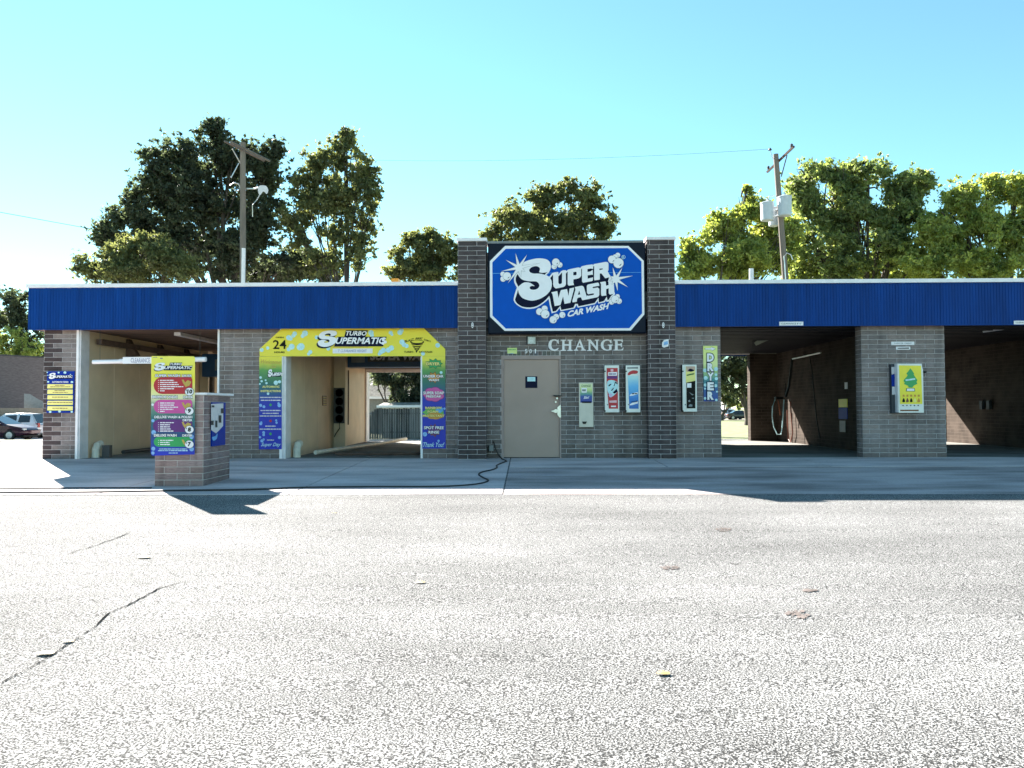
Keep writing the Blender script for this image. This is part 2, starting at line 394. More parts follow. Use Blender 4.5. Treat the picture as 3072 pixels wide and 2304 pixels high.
def text2d(s, bold=.02, shear=0.0, res=2):
    key = (s, bold, shear, res)
    if key in _TX: return _TX[key]
    cu = bpy.data.curves.new('t', 'FONT'); cu.body = s; cu.offset = bold; cu.shear = shear; cu.resolution_u = res
    ob = bpy.data.objects.new('t', cu); C.objects.link(ob)
    dg = bpy.context.evaluated_depsgraph_get(); dg.update()
    me = bpy.data.meshes.new_from_object(ob.evaluated_get(dg))
    v = np.array([q.co[:2] for q in me.vertices]); f = [tuple(p.vertices) for p in me.polygons]
    bpy.data.objects.remove(ob); bpy.data.curves.remove(cu); bpy.data.meshes.remove(me)
    lo, hi = v.min(0), v.max(0); v = (v - lo) / (hi - lo)
    _TX[key] = (v, f); return v, f
def text(s, x0, y0, x1, y1, fm, name, m, parent, bold=.02, shear=0.0, rise=0.0, res=2):
    """lettering filling the photo rectangle; rise tilts its baseline"""
    v, f = text2d(s, bold, shear, res)
    mb = MB(); mb.add([fm(x0 + u * (x1 - x0), y1 - t * (y1 - y0) - u * rise) for u, t in v], f)
    return mb.part(name, m, parent)
def greek(x0, x1, y, h, fm, m, parent, name='print_line', r=None):
    """a line of print too small to read: irregular word strokes, one piece"""
    r = r or rnd; mb = MB(); x = x0
    while x < x1 - 1:
        wd = min(r.uniform(5, 13), x1 - x); hh = h * r.uniform(.75, 1.0)
        mb.add([fm(x, y + hh / 2), fm(x + wd, y + hh / 2), fm(x + wd, y - hh / 2), fm(x, y - hh / 2)], [(0, 1, 2, 3)])
        x += wd + 1.1
    return mb.part(name, m, parent, kind='stuff')
def plane(Y): return lambda x, y: P(x, y, Y)

# ------------------------------------------------------------------ setting: ground, paving
def strip(name, x0, x1, ys, dz, m, kind='structure', parent=None, nx=1):
    mb = MB(); xs = [x0 + (x1 - x0) * i / nx for i in range(nx + 1)]
    for y in ys: mb.v += [(x, y, gz(y) + dz) for x in xs]
    k = nx + 1
    for i in range(len(ys) - 1):
        for j in range(nx): mb.f.append((i * k + j, i * k + j + 1, (i + 1) * k + j + 1, (i + 1) * k + j))
    if parent: return mb.part(name, m, parent, kind=kind)
    return mb.solo(name, None, None, m, kind=kind)
ys_all = [-60, -25, 0, 8.8, 31, 120, 1500]
strip('ground', -1200, 1200, ys_all, -.012, M_GRASS)
lot = strip('parking_lot', -45, 60, [-40, 0, 8.8, 16], -.004, M_ASPHALT)
strip('alley_pavement', -60, 9.5, [16, 28.2], -.004, M_ASPHALT)
back_lot = strip('neighbour_parking_lot', -70, -15.5, [28.2, 31, 60], -.004, M_CONCRETE)
strip('grass_verge', -40, -12.2, [14.2, 17.0], .06, M_GRASS)
APX = -.33
strip('old_asphalt_patch', APX + .012, 60, [-5.75, -1.95], .0, M_ASPHALT2)
# concrete apron: each slab a piece of its own with an open joint between
apron = B(-13.2, 30, -5.74, .4, -.3, -.21).solo('concrete_apron', None, None, M_CONCRETE, kind='structure')
def slab(x0, x1, y0, y1):
    j = .012; mb = MB()
    v = [(x0 + j, y0 + j), (x1 - j, y0 + j), (x1 - j, y1 - j), (x0 + j, y1 - j)]
    mb.add([(x, y, -.25) for x, y in v] + [(x, y, gz(y) + .004) for x, y in v], [(4, 5, 6, 7), (0, 1, 5, 4), (1, 2, 6, 5), (2, 3, 7, 6), (3, 0, 4, 7)])
    return mb.part('concrete_slab', M_CONCRETE, apron)
xs = [-13.2, -9.8, -6.2, -3.4, APX]
for a_, b_ in zip(xs, xs[1:]):
    for c_, d_ in ((-5.74, -4.9), (-4.9, -1.95)): slab(a_, b_, c_, d_)
xs = [-13.2, -9.8, -6.2, -3.4, APX, 2.7, 5.8, 8.9, 12.0, 15.5, 20, 25, 30]
for a_, b_ in zip(xs, xs[1:]): slab(a_, b_, -1.95, .0)
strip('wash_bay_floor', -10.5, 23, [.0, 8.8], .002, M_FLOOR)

M_CRACK = mat('crack_dark', (.02, .02, .02), 1.0, .1, spec=0)
def crack(pts, w0, parent, name='crack'):
    """an open crack: a ragged sunken-looking dark strip following the break"""
    mb = MB(); q = []
    for (xa, ya), (xb, yb) in zip(pts, pts[1:]):
        for i in range(7): t = i / 7; q.append((xa + (xb - xa) * t + rnd.uniform(-2, 2), ya + (yb - ya) * t + rnd.uniform(-1.2, 1.2)))
    n = len(q)
    for i, (x, y) in enumerate(q):
        p = G(x, y); wd = w0 * rnd.uniform(.3, 1.2) * (1 if 0 < i < n - 1 else .1)
        a = G(*q[min(i + 1, n - 1)]) - G(*q[max(i - 1, 0)]); a.normalize(); nrm = Vector((-a.y, a.x, 0)) * wd
        mb.v += [(p.x + nrm.x, p.y + nrm.y, gz(p.y) + .001), (p.x - nrm.x, p.y - nrm.y, gz(p.y) + .001)]
    for i in range(n - 1): mb.f.append((2 * i, 2 * i + 1, 2 * i + 3, 2 * i + 2))
    return mb.part(name, M_CRACK, parent)
crack([(0, 2050), (50, 2024), (100, 1998), (150, 1968), (200, 1935), (245, 1905)], .005, lot)
crack([(245, 1905), (290, 1875), (330, 1838), (400, 1808), (470, 1768), (560, 1740)], .0065, lot)
crack([(200, 1662), (300, 1632), (410, 1590)], .006, lot)
def stain(x, y, rx, ry, m, seed):
    r = random.Random(seed); mb = MB(); c = G(x, y)
    for k in range(34):
        a = r.uniform(0, 6.28); q = r.random() ** .6; px_, py_ = x + rx * q * math.cos(a), y + ry * q * math.sin(a)
        g = G(px_, py_); s = r.uniform(.006, .016)
        mb.add([(g.x + s * math.cos(t_ + a), g.y + 2 * s * math.sin(t_ + a), gz(g.y) + .0012) for t_ in (0, 1.3, 2.6, 4, 5.2)], [(0, 1, 2, 3, 4)])
    return mb.part('stain', m, lot, kind='stuff')
M_STAIN = mat('stain', (.17, .145, .135), 1, .3, spec=0)
stain(2395, 1842, 34, 12, M_STAIN, 1); stain(2010, 1702, 26, 6, M_STAIN, 2); stain(2170, 1588, 24, 6, M_STAIN, 3); stain(2430, 1771, 22, 3, M_STAIN, 4)
M_DRYLEAF = mat('dry_leaf', (.38, .27, .10), .7, .2)
for (x, y, s_), lb in zip([(432, 1673, .05), (138, 1962, .045), (205, 1925, .03), (1262, 1748, .035), (1990, 2022, .035), (1003, 1540, .03)],
        ['tan dry leaf on the asphalt right below the pay station shadow', 'tan dry leaf lying on the long crack at the left', 'small dry leaf beside the crack, just above the bigger one',
         'dark curled leaf on the asphalt left of the middle', 'dry leaf on the asphalt in the middle of the lot, nearest the camera', 'tiny dry leaf near the edge of the apron']):
    g = G(x, y); mb = MB(); r = random.Random(x)
    pts = [(s_ * (1 + .4 * r.random()) * math.cos(t), .7 * s_ * math.sin(t)) for t in np.linspace(0, 6.28, 9)[:-1]]
    mb.v = [(g.x, g.y, gz(g.y) + .012)] + [(g.x + a_, g.y + b_, gz(g.y) + .003 + r.uniform(0, .009)) for a_, b_ in pts]
    mb.f = [(0, i + 1, (i + 1) % 8 + 1) for i in range(8)]
    mb.solo('fallen_leaf', lb, 'leaf', M_DRYLEAF, group='fallen leaves on the lot')

# ------------------------------------------------------------------ the car wash building
bld = thing('car_wash_building', 'long brown block car wash with blue steel fascia and two tall centre pillars', 'building', (0, 0, 0))
FY = -.2
ZC, ZF = 2.84, 3.735
T_OUT, T_REC, T_PIL, T_DARK = (.23, .187, .183), (.18, .148, .143), (.088, .068, .071), (.080, .058, .061)
BR = []
def bricks(wall, o, u, n, L, courses, tint, off=0.0, holes=(), z0=0.0, tf=None, small=False):
    o, u, n = Vector(o), Vector(u), Vector(n)
    for i in range(courses):
        z = z0 + i * .1016; s = -(off + (.2032 if i % 2 else 0)) - .4064
        while s < L:
            a_, b_ = max(s + .005, .002), min(s + .4064 - .005, L - .002); s += .4064
            segs = [(a_, b_)]
            for h0, h1, hz0, hz1 in holes:
                if z + .05 > hz0 and z + .05 < hz1:
                    segs = [q for a2, b2 in segs for q in ((a2, min(b2, h0)), (max(a2, h1), b2)) if q[1] - q[0] > .03]
            for a2, b2 in segs:
                if b2 - a2 < .035: continue
                t = tf(i, (a2 + b2) / 2) if tf else tint
                k = rnd.uniform(.86, 1.14); wrm = rnd.uniform(-.03, .03)
                BR.append(dict(wall=wall, o=o + u * ((a2 + b2) / 2) + Vector((0, 0, z + .0508)), u=u, n=n, L=round(b2 - a2, 3),
                               t=(t[0] * k * (1 + wrm), t[1] * k, t[2] * k * (1 - wrm)), small=small))
def brick_geo(L, pr=.006):
    m = MB(); h = .0458; m.cbox(-L / 2, L / 2, -pr, .03, -h, h, .0035); return m
_BM = {}
def place_bricks(lst, limit, root):
    def size(b): return (b['L'] if not b['small'] else 0) / max(1, (b['o'] - Vector(CAM)).length) + rnd.random() * 1e-6
    lst = sorted(lst, key=size, reverse=True)
    for b in lst[:limit]:
        if b['L'] not in _BM:
            _BM[b['L']] = brick_geo(b['L']).mesh('brick', (0, 0, 0), M_BRICK)
        o = bpy.data.objects.new('brick', _BM[b['L']]); C.objects.link(o); o.parent = b['wall']
        j = b['n'] * rnd.uniform(-.0015, .0015)
        o.location = b['o'] + j - ORG[b['wall'].name]
        o.rotation_euler = (0, rnd.uniform(-.002, .002), math.atan2(b['u'].y, b['u'].x)); o.color = (*b['t'], 1)
    rest = lst[limit:]
    if rest:
        m = MB(); cols = []
        for b in rest:
            g = brick_geo(b['L']); k = len(m.v)
            for x, y, z in g.v: m.v.append(tuple(b['o'] + b['u'] * x - b['n'] * y + Vector((0, 0, z))))
            m.f += [tuple(i + k for i in f) for f in g.f]; cols += [b['t']] * len(g.v)
        p = m.part('brickwork', M_BRICKJ, root, kind='stuff')
        ca = p.data.color_attributes.new('tint', 'FLOAT_COLOR', 'POINT')
        ca.data.foreach_set('color', [q for c in cols for q in (*c, 1)])
X1, FRONT, N_ = Vector((1, 0, 0)), Vector((0, -1, 0)), None
def pier(x0, x1, tint, yb=.3, z1=ZC, y0=0.0, courses=28, name='brick_pier', **k):
    wll = B(x0, x1, y0, yb, -.25, z1 - .003).part(name, M_MORTAR, bld)
    bricks(wll, (x0, y0, 0), X1, FRONT, x1 - x0, courses, tint, **k); return wll
pier(-10.603, -9.872, T_OUT, tf=lambda i, s: T_DARK if s < (.39 if i % 2 else .2) else T_OUT, off=.2)
pier(-6.70, -5.37, T_OUT, off=.1)
pier(-2.235, -1.45, T_OUT, off=.3)
pier(3.20, 4.225, T_OUT, off=.18)
wp3 = pier(7.26, 9.034, T_OUT, off=.06)
bricks(wp3, (7.26, .3, 0), (0, -1, 0), (-1, 0, 0), .298, 28, T_OUT, small=True)
pier(12.05, 13.85, T_OUT, off=.1)
# recessed wall with the door opening
DX0, DX1, DZ = P(1504, 1200, 0).x, P(1683, 1200, 0).x, P(1590, 1067.6, 0).z
rw = MB().box(-.85, DX0, 0, .25, -.25, 2.84).box(DX1, 2.62, 0, .25, -.25, 2.84).box(DX0, DX1, 0, .25, DZ, 2.84).part('entrance_wall', M_MORTAR, bld)
bricks(rw, (-.85, 0, 0), X1, FRONT, 3.47, 28, T_REC, off=.1, holes=[(DX0 + .85, DX1 + .85, -1, DZ + .10)])
for i in range(14):                                       # soldier course over the door
    xx = DX0 - .03 + .0925 * i
    BR.append(dict(wall=rw, o=Vector((xx + .045, 0, DZ + .055)), u=X1, n=FRONT, L=.083, t=tuple(q * rnd.uniform(.85, 1.1) for q in (.14, .125, .118)), small=True))
# tall pillars
pl1 = B(-1.448, -.85, -.3, .3, -.25, 4.675).part('brick_pillar', M_MORTAR, bld)
bricks(pl1, (-1.448, -.3, 0), X1, FRONT, .598, 46, T_PIL, off=.2)
pl2 = B(2.619, 3.198, -.3, .3, -.25, 4.675).part('brick_pillar', M_MORTAR, bld)
bricks(pl2, (2.619, -.3, 0), X1, FRONT, .579, 46, T_PIL, off=.16)
for q, (a_, b_) in zip((pl1, pl2), ((-1.448, -.85), (2.619, 3.198))):
    B(a_ - .025, b_ + .025, -.33, .33, 4.678, 4.745).part('pillar_cap', M_WHITE, q)
bricks(pl2, (2.619, .3, 0), (0, -1, 0), (-1, 0, 0), .598, 46, T_PIL, small=True)
bricks(pl1, (-.85, -.3, 0), (0, 1, 0), (1, 0, 0), .598, 46, T_PIL, small=True)
# the tower wall behind the sign
B(-.85, 2.619, .05, .28, 2.843, 4.5).part('parapet', M_MORTAR, bld)
# bay walls inside
B(-10.6, -9.80, .302, 8.4, -.25, 2.838).part('bay_wall', M_CREAM, bld, label='cream panelled inner wall of the first bay')
B(-5.55, -5.25, .302, 8.4, -.25, 2.838).part('bay_wall', M_CREAM, bld, label='cream panelled wall between the two left bays')
B(-1.95, -1.75, .302, 8.4, -.25, 2.838).part('bay_wall', M_CREAM, bld)
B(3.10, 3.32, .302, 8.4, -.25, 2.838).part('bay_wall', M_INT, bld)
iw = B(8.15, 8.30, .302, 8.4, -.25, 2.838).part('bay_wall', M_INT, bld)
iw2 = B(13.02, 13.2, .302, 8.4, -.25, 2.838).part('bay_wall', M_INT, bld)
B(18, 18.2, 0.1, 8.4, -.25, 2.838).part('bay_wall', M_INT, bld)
B(17, 18, 0, .3, -.25, 2.838).part('brick_pier', M_MORTAR, bld)
# panel seams of the cream walls
for wx, sg in ((-9.80, 1), (-5.25, 1)):
    for yy in (1.4, 2.6, 3.8):
        B(wx, wx + .006 * sg, yy, yy + .03, .05, 2.8).part('panel_seam', M_CREAM2, bld)
# rear walls with their openings
def rear(x0, x1, j0, j1, zh, m):
    return MB().box(x0, j0, 8.4, 8.7, -.25, 2.837).box(j1, x1, 8.4, 8.7, -.25, 2.837).box(j0, j1, 8.4, 8.7, zh, 2.837).part('rear_wall', m, bld)
rear(-9.8, -5.55, -9.3, -5.9, 2.4, M_CREAM)
rear(-5.25, -1.95, -5.24, -2.1, 2.37, M_CREAM)
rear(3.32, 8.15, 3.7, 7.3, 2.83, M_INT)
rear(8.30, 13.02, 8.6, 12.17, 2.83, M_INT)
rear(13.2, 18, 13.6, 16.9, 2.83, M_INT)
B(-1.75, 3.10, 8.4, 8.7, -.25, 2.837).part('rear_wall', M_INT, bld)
B(-5.24, -2.1, 8.32, 8.398, 2.27, 2.37).part('door_header', M_WHITE, bld)
B(-5.235, -5.20, 8.3, 8.75, .0, 2.27).part('door_jamb', M_WHITE, bld)
B(3.72, 7.28, 8.32, 8.398, 2.80, 2.84).part('door_header', M_GUARD, bld)
# ceiling and roof
B(-10.83, -1.45, -.19, 9.1, 2.843, 3.0).part('ceiling', M_WOOD, bld)
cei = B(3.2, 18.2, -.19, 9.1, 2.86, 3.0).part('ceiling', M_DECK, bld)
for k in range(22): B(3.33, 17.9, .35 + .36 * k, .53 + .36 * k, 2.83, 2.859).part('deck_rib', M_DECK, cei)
for k in range(16): B(-9.78, -1.96, .6 + .48 * k, .608 + .48 * k, 2.838, 2.8425).part('ceiling_joint', M_DKGRAY, bld)
B(-10.8, 18.2, -.15, 9.05, 3.003, 3.6).part('roof', M_ROOF, bld)
# blue fascia in ribbed panels with a white coping
def fascia(x0, x1):
    B(x0 + .002, x1 - .002, FY + .016, FY + .2, ZC + .004, ZF).part('fascia_backing', M_BLUE, bld)
    n = max(1, round((x1 - x0) / .93)); wd = (x1 - x0) / n
    me = None
    for i in range(n):
        if me is None:
            mb = MB(); k = 15; pts = []
            for j in range(k):
                a_ = j * wd / k; q = wd / k
                pts += [(a_ + .001, 0), (a_ + q * .66, 0), (a_ + q * .72, .007), (a_ + q * .94, .007)]
            pts.append((wd - .001, 0))
            for x, y in pts: mb.v += [(x, y, 0), (x, y, ZF - ZC)]
            for j in range(len(pts) - 1): mb.f.append((2 * j, 2 * j + 2, 2 * j + 3, 2 * j + 1))
            me = mb.mesh('fascia_panel', (0, 0, 0), M_BLUE)
        o = bpy.data.objects.new('fascia_panel', me); C.objects.link(o); o.parent = bld
        o.location = (x0 + i * wd, FY + rnd.uniform(-.0015, .0015), ZC)
    B(x0 - .03, x1 + .03 if x1 > 15 else x1, FY - .05, FY + .25, ZF + .002, ZF + .082).part('coping', M_WHITE, bld)
    B(x0 + .004, x1, FY - .012, FY + .012, ZC - .022, ZC - .001).part('drip_edge', M_BLUE, bld)
fascia(-10.84, -1.452); fascia(3.202, 18.3)
mb = MB(); mb.box(-10.845, -10.832, FY + .003, 9.1, ZC, ZF).part('fascia_side', M_BLUE, bld)
B(-10.84, 18.3, 9.102, 9.13, 2.80, ZF).part('rear_fascia', M_BLUE, bld)
B(-10.87, -10.75, .06, 9.15, ZF + .002, ZF + .08).part('coping', M_WHITE, bld)
B(-10.8, 18.3, 8.95, 9.17, ZF + .084, ZF + .16).part('rear_coping', M_WHITE, bld)
# white corner guards at the wash tunnel openings
def guard(x0, x1, y0, y1, z1=2.835, m=M_WHITE): B(x0, x1, y0, y1, 0.0, z1).part('corner_guard', m, bld)
guard(-9.868, -9.815, -.03, -.001); guard(-9.868, -9.78, 0.0, .32, m=M_GUARD)
guard(-6.745, -6.705, -.03, .25)
guard(-5.366, -5.305, -.04, .02); guard(-5.304, -5.235, -.02, .34, m=M_GUARD)
guard(-2.285, -2.24, -.04, .2)
place_bricks(BR, 300, bld)

# door
door = B(P(1511.5, 1200, .02).x, P(1677.7, 1200, .02).x, .02, .065, .02, P(1590, 1079, .02).z).part('door', M_DOOR, bld, label='plain taupe steel door with a dark notice and a silver latch')
MB().box(DX0, P(1511, 1200).x, -.012, .1, 0, DZ).box(P(1678.5, 1200).x, DX1, -.012, .1, 0, DZ).box(P(1511, 1200).x, P(1678.5, 1200).x, -.012, .1, P(1590, 1078).z, DZ).part('door_frame', M_FRAME, bld)
B(DX0, DX1, .0, .1, -.02, .018).part('door_sill', M_BLACK, bld)
for yy in (1097, 1212, 1330): pbox(1509, yy - 7, 1512.5, yy + 7, 0, .022).part('hinge', M_FRAME, door)
pbox(1576, 1129, 1612, 1164, .02, .006).part('door_notice', M_INKN, door)
pbox(1582, 1131, 1606, 1144, .013, .004).part('notice_label', M_BUB, door)
# latch: plate, lever, dead bolt with a black hood
MB().prism([(1672, 1222), (1682, 1214), (1683, 1253), (1678, 1252), (1672, 1244)], plane(-.03), plane(-.018)).part('latch_plate', M_STEEL, door)
MB().prism(smooth([(1653, 1233.5), (1660, 1231), (1668, 1227), (1673, 1231), (1673, 1236), (1667, 1239), (1660, 1236)], 3), plane(-.07), plane(-.035)).part('lever', M_STEEL, door)
MB().lathe(P(1671, 1195, .018), [(.0, -.045), (.022, -.045), (.026, 0)], 12, 'y').part('deadbolt', M_STEEL, door)
MB().lathe(P(1667, 1206, .018), [(.0, -.03), (.02, -.03), (.022, 0)], 12, 'y').part('lock_cylinder', M_STEEL, door)
MB().prism([(1659, 1185), (1685, 1186), (1683, 1188.5), (1676, 1190), (1664, 1190)], plane(-.06), plane(.018)).part('lock_hood', M_BLACK, door)

# ------------------------------------------------------------------ the big sign
SY = -.30
sgn = thing('wash_sign', 'large navy and blue sign with white SUPER WASH lettering, stars and bubbles between the pillars', 'sign', (.88, SY, 2.68))
pbox(1464, 729, 1937, 1000, .03, .03 - SY, .02).part('sign_cabinet', M_NAVY, sgn)
pbox(1461, 722, 1931, 729, .03, .30).part('sign_flashing', M_GRAY, sgn)
Z4 = lambda l: [(1440 + x / 4.254, 700 + y / 4.254) for x, y in l]
def TL(ox, oy, l): return [(ox + x / 13.825, oy + y / 13.825) for x, y in l]
lay = lambda k: plane(SY - .003 * k)
flat([Z4([(320, 160), (1895, 160), (2090, 350), (2098, 1035), (1925, 1240), (315, 1245), (128, 1065), (125, 355)])], lay(1), 'sign_border', M_INKW, sgn)
flat([Z4([(330, 197), (1885, 188), (2060, 360), (2068, 1020), (1905, 1210), (330, 1215), (160, 1050), (158, 370)])], lay(2), 'sign_face', M_SIGNB, sgn)
flat([Z4([(160, 508), (2060, 496), (2060, 501), (160, 514)])], lay(3), 'face_seam', M_SKYB, sgn)
T1, T2, T3, T4, T5, T6 = (1500, 750), (1530, 860), (1640, 770), (1640, 850), (1760, 740), (1740, 840)
outer = (TL(*T1, [(700, 930), (640, 1010), (590, 1120), (575, 1230), (590, 1340), (640, 1450), (700, 1560)]) +
         TL(*T2, [(240, 170), (190, 330), (155, 470), (150, 560), (190, 650), (270, 740), (380, 820), (520, 885), (680, 920), (830, 925), (980, 905), (1110, 865), (1250, 790), (1380, 700), (1480, 620), (1600, 510), (1640, 720), (1690, 950), (1730, 1105), (1900, 1060), (1960, 1020), (2055, 890)]) +
         TL(*T4, [(575, 1160), (1120, 1050), (1160, 1030), (1240, 900), (1290, 1010), (2000, 870), (2040, 830), (2115, 730)]) +
         TL(*T6, [(760, 975), (1010, 925), (1050, 890), (1085, 830), (1095, 900), (1190, 895), (1250, 850), (1330, 760), (1455, 580), (1425, 480), (1400, 100)]) +
         TL(*T5, [(1000, 1240), (930, 1130), (875, 1030), (905, 960), (905, 700), (870, 645), (800, 630), (300, 720)]) +
         TL(*T3, [(1925, 350), (1900, 320), (1650, 350), (1450, 400), (1390, 470), (1340, 448), (1280, 450), (900, 530), (810, 600), (795, 560), (690, 560), (600, 600), (490, 740), (480, 630), (300, 655), (235, 675), (105, 835)]) +
         TL(*T1, [(2040, 1110), (1920, 1040), (2030, 930), (2080, 830), (2110, 700), (2000, 600), (1200, 500), (900, 700)]))
flat([outer], lay(4), 'logo_outline', M_INKW, sgn)
dark = (TL(*T1, [(735, 1000), (690, 1060), (655, 1150), (650, 1250), (670, 1340), (730, 1460), (765, 1520)]) +
        TL(*T2, [(330, 130), (290, 290), (240, 440), (210, 530), (240, 620), (300, 700), (400, 770), (520, 830), (680, 860), (850, 865), (1000, 840), (1120, 800), (1250, 730), (1400, 620), (1500, 530), (1630, 380), (1660, 480), (1700, 720), (1775, 1035), (1890, 1015), (1920, 990), (2090, 790)]) +
        TL(*T4, [(605, 1105), (1110, 1005), (1180, 850), (1290, 850), (1320, 955), (1990, 815), (2150, 590), (2165, 790)]) +
        TL(*T6, [(800, 925), (970, 880), (1010, 850), (1110, 680), (1140, 835), (1190, 820), (1240, 740), (1280, 670), (1385, 575), (1300, 400)]) +
        TL(*T5, [(1000, 1500), (880, 1450), (930, 1270), (700, 900)]) +
        TL(*T3, [(2150, 500), (1960, 400), (1935, 395), (1900, 470), (1700, 480), (1460, 490), (1425, 545), (1300, 560), (870, 615), (800, 700), (700, 700), (635, 660), (490, 815), (400, 800), (262, 745), (145, 890)]) +
        TL(*T1, [(2000, 1120), (1860, 1015), (2010, 875), (1900, 700), (1500, 600), (1000, 700)]))
flat([dark], lay(5), 'logo_shadow', M_INKN, sgn)
S_PTS = (TL(*T1, [(760, 860), (800, 760), (890, 620), (1000, 500), (1200, 420), (1450, 360), (1650, 345), (1820, 360), (1950, 400), (2050, 480), (2100, 600), (2110, 700), (2080, 830), (2015, 885), (1930, 925), (1850, 942), (1750, 947), (1645, 930), (1625, 900), (1650, 830), (1655, 770), (1620, 720), (1560, 685), (1480, 670), (1380, 690), (1290, 730), (1230, 790), (1210, 850), (1240, 910), (1300, 950), (1400, 975), (1550, 975), (1700, 985), (1830, 1020), (1950, 1070), (2060, 1140), (2130, 1260), (2150, 1400), (2140, 1520)]) +
         TL(*T2, [(1690, 120), (1610, 240), (1500, 350), (1380, 430), (1250, 500), (1100, 550), (950, 580), (800, 570), (650, 530), (520, 470), (430, 380), (370, 280), (345, 180), (330, 90)]) +
         TL(*T1, [(765, 1525), (850, 1440), (950, 1370), (1050, 1340), (1180, 1345), (1280, 1380), (1380, 1450), (1435, 1497), (1340, 1488), (1270, 1510), (1230, 1550), (1250, 1610), (1300, 1640), (1400, 1650), (1500, 1630), (1580, 1580), (1630, 1500), (1620, 1420), (1580, 1360), (1510, 1310), (1400, 1300), (1250, 1300), (1100, 1280), (950, 1240), (850, 1170), (780, 1080), (735, 980)]))
S_SM = smooth(S_PTS, 3)
flat([S_SM], lay(6), 'letter', M_INKW, sgn)
L6 = lay(6)
for loops in (
    [TL(*T3, [(262, 672), (480, 630), (485, 1080), (510, 1130), (560, 1137), (610, 1115), (635, 1080), (640, 620), (700, 570), (795, 560), (800, 1150), (760, 1220), (690, 1260), (400, 1320), (350, 1310), (290, 1240), (268, 1150)])],
    [TL(*T3, [(870, 560), (1290, 450), (1350, 460), (1400, 500), (1430, 560), (1435, 780), (1390, 860), (1300, 910), (1110, 945), (1105, 1070), (1135, 1175), (910, 1205), (870, 1140)]), TL(*T3, [(1105, 640), (1210, 625), (1240, 650), (1240, 740), (1210, 770), (1105, 775)])],
    [TL(*T3, [(1465, 410), (1900, 325), (1935, 350), (1925, 510), (1840, 492), (1690, 512), (1695, 635), (1820, 610), (1910, 545), (1915, 760), (1870, 745), (1700, 775), (1700, 912), (1890, 865), (1920, 855), (1915, 980), (1880, 1015), (1510, 1085), (1465, 1030)])],
    [TL(*T5, [(315, 720), (800, 630), (870, 645), (905, 700), (905, 960), (870, 1030), (935, 1270), (770, 1315), (610, 1110), (545, 1115), (545, 1365), (325, 1400), (305, 1330)]), TL(*T5, [(530, 825), (650, 810), (665, 840), (665, 940), (530, 975)])],
    [TL(*T4, [(195, 370), (245, 470), (330, 945), (570, 900), (680, 545), (740, 855), (985, 805), (1000, 740), (1130, 250), (1130, 175), (950, 215), (905, 525), (845, 235), (600, 280), (575, 320), (490, 605), (440, 320)])],
    [TL(*T4, [(1165, 155), (1440, 100), (1500, 112), (1540, 155), (1690, 660), (1480, 705), (1420, 580), (1320, 592), (1262, 640), (1250, 765), (1080, 790), (1062, 740), (1195, 250)]), TL(*T4, [(1350, 300), (1390, 460), (1290, 475)])],
    [TL(*T6, [(340, 185), (740, 105), (780, 130), (805, 245), (740, 250), (560, 280), (515, 310), (550, 340), (740, 310), (800, 370), (800, 620), (770, 680), (720, 715), (285, 805), (280, 640), (350, 655), (560, 615), (590, 575), (540, 555), (340, 590), (290, 540), (280, 260), (300, 210)])],
    [TL(*T6, [(830, 95), (1040, 55), (1070, 80), (1080, 235), (1185, 210), (1175, 5), (1400, 60), (1420, 500), (1385, 575), (1240, 610), (1190, 550), (1190, 345), (1085, 375), (1085, 590), (1105, 640), (900, 665), (870, 600), (870, 170)])]):
    flat(loops, L6, 'letter', M_INKW, sgn)
text('CAR WASH', 1703, 933.5, 1828, 951.5, lay(5), 'letter_row', M_INKW, sgn, bold=.045, shear=.25, rise=25.5, res=3)
def star(cx, cy, tips, ri, tile, k, ol=1.045):
    tips = sorted(tips, key=lambda t: math.atan2(t[1] - cy, t[0] - cx)); n = len(tips)
    for s_, kk, m_ in ((ol, k, M_INKG), (1, k + 1, M_INKW)):
        pts = []
        for i, (x, y) in enumerate(tips):
            a0 = math.atan2(y - cy, x - cx); x2, y2 = tips[(i + 1) % n]; a1 = math.atan2(y2 - cy, x2 - cx)
            if a1 < a0: a1 += 2 * math.pi
            am = (a0 + a1) / 2; pts += [(cx + (x - cx) * s_, cy + (y - cy) * s_), (cx + ri * s_ ** 3 * math.cos(am), cy + ri * s_ ** 3 * math.sin(am))]
        flat([TL(*tile, pts)], lay(kk), 'star' if m_ is M_INKW else 'star_outline', m_, sgn)
star(785, 735, [(645, 140), (1115, 205), (1650, 545), (1045, 890), (875, 1120), (335, 1365), (60, 880), (245, 415)], 150, T1, 7)
star(1205, 1345, [(1085, 870), (1475, 880), (1910, 1205), (1707, 1678), (1283, 1832), (1040, 1570), (940, 1420), (985, 1235)], 140, T5, 7)
def bubble(x, y, r, tile, k=7, par=None, fm=None, m1=None):
    (bx, by), r = TL(*tile, [(x, y)])[0], r / 13.825
    par = par or sgn
    o = flat([disc(bx, by, r * 1.07, 18)], lay(k), 'bubble_outline', M_INKG, par)
    flat([disc(bx, by, r, 18)], lay(k + 1), 'bubble', M_INKW, par)
    cr = [(bx + r * .62 * math.cos(t), by + r * .62 * math.sin(t)) for t in (.15, .5, .85, 1.2)] + [(bx + r * q * math.cos(t), by + r * q * math.sin(t)) for t, q in ((1.25, .5), (.85, .45), (.5, .5))]
    flat([cr], lay(k + 2), 'bubble_glint', M_INKN, par)
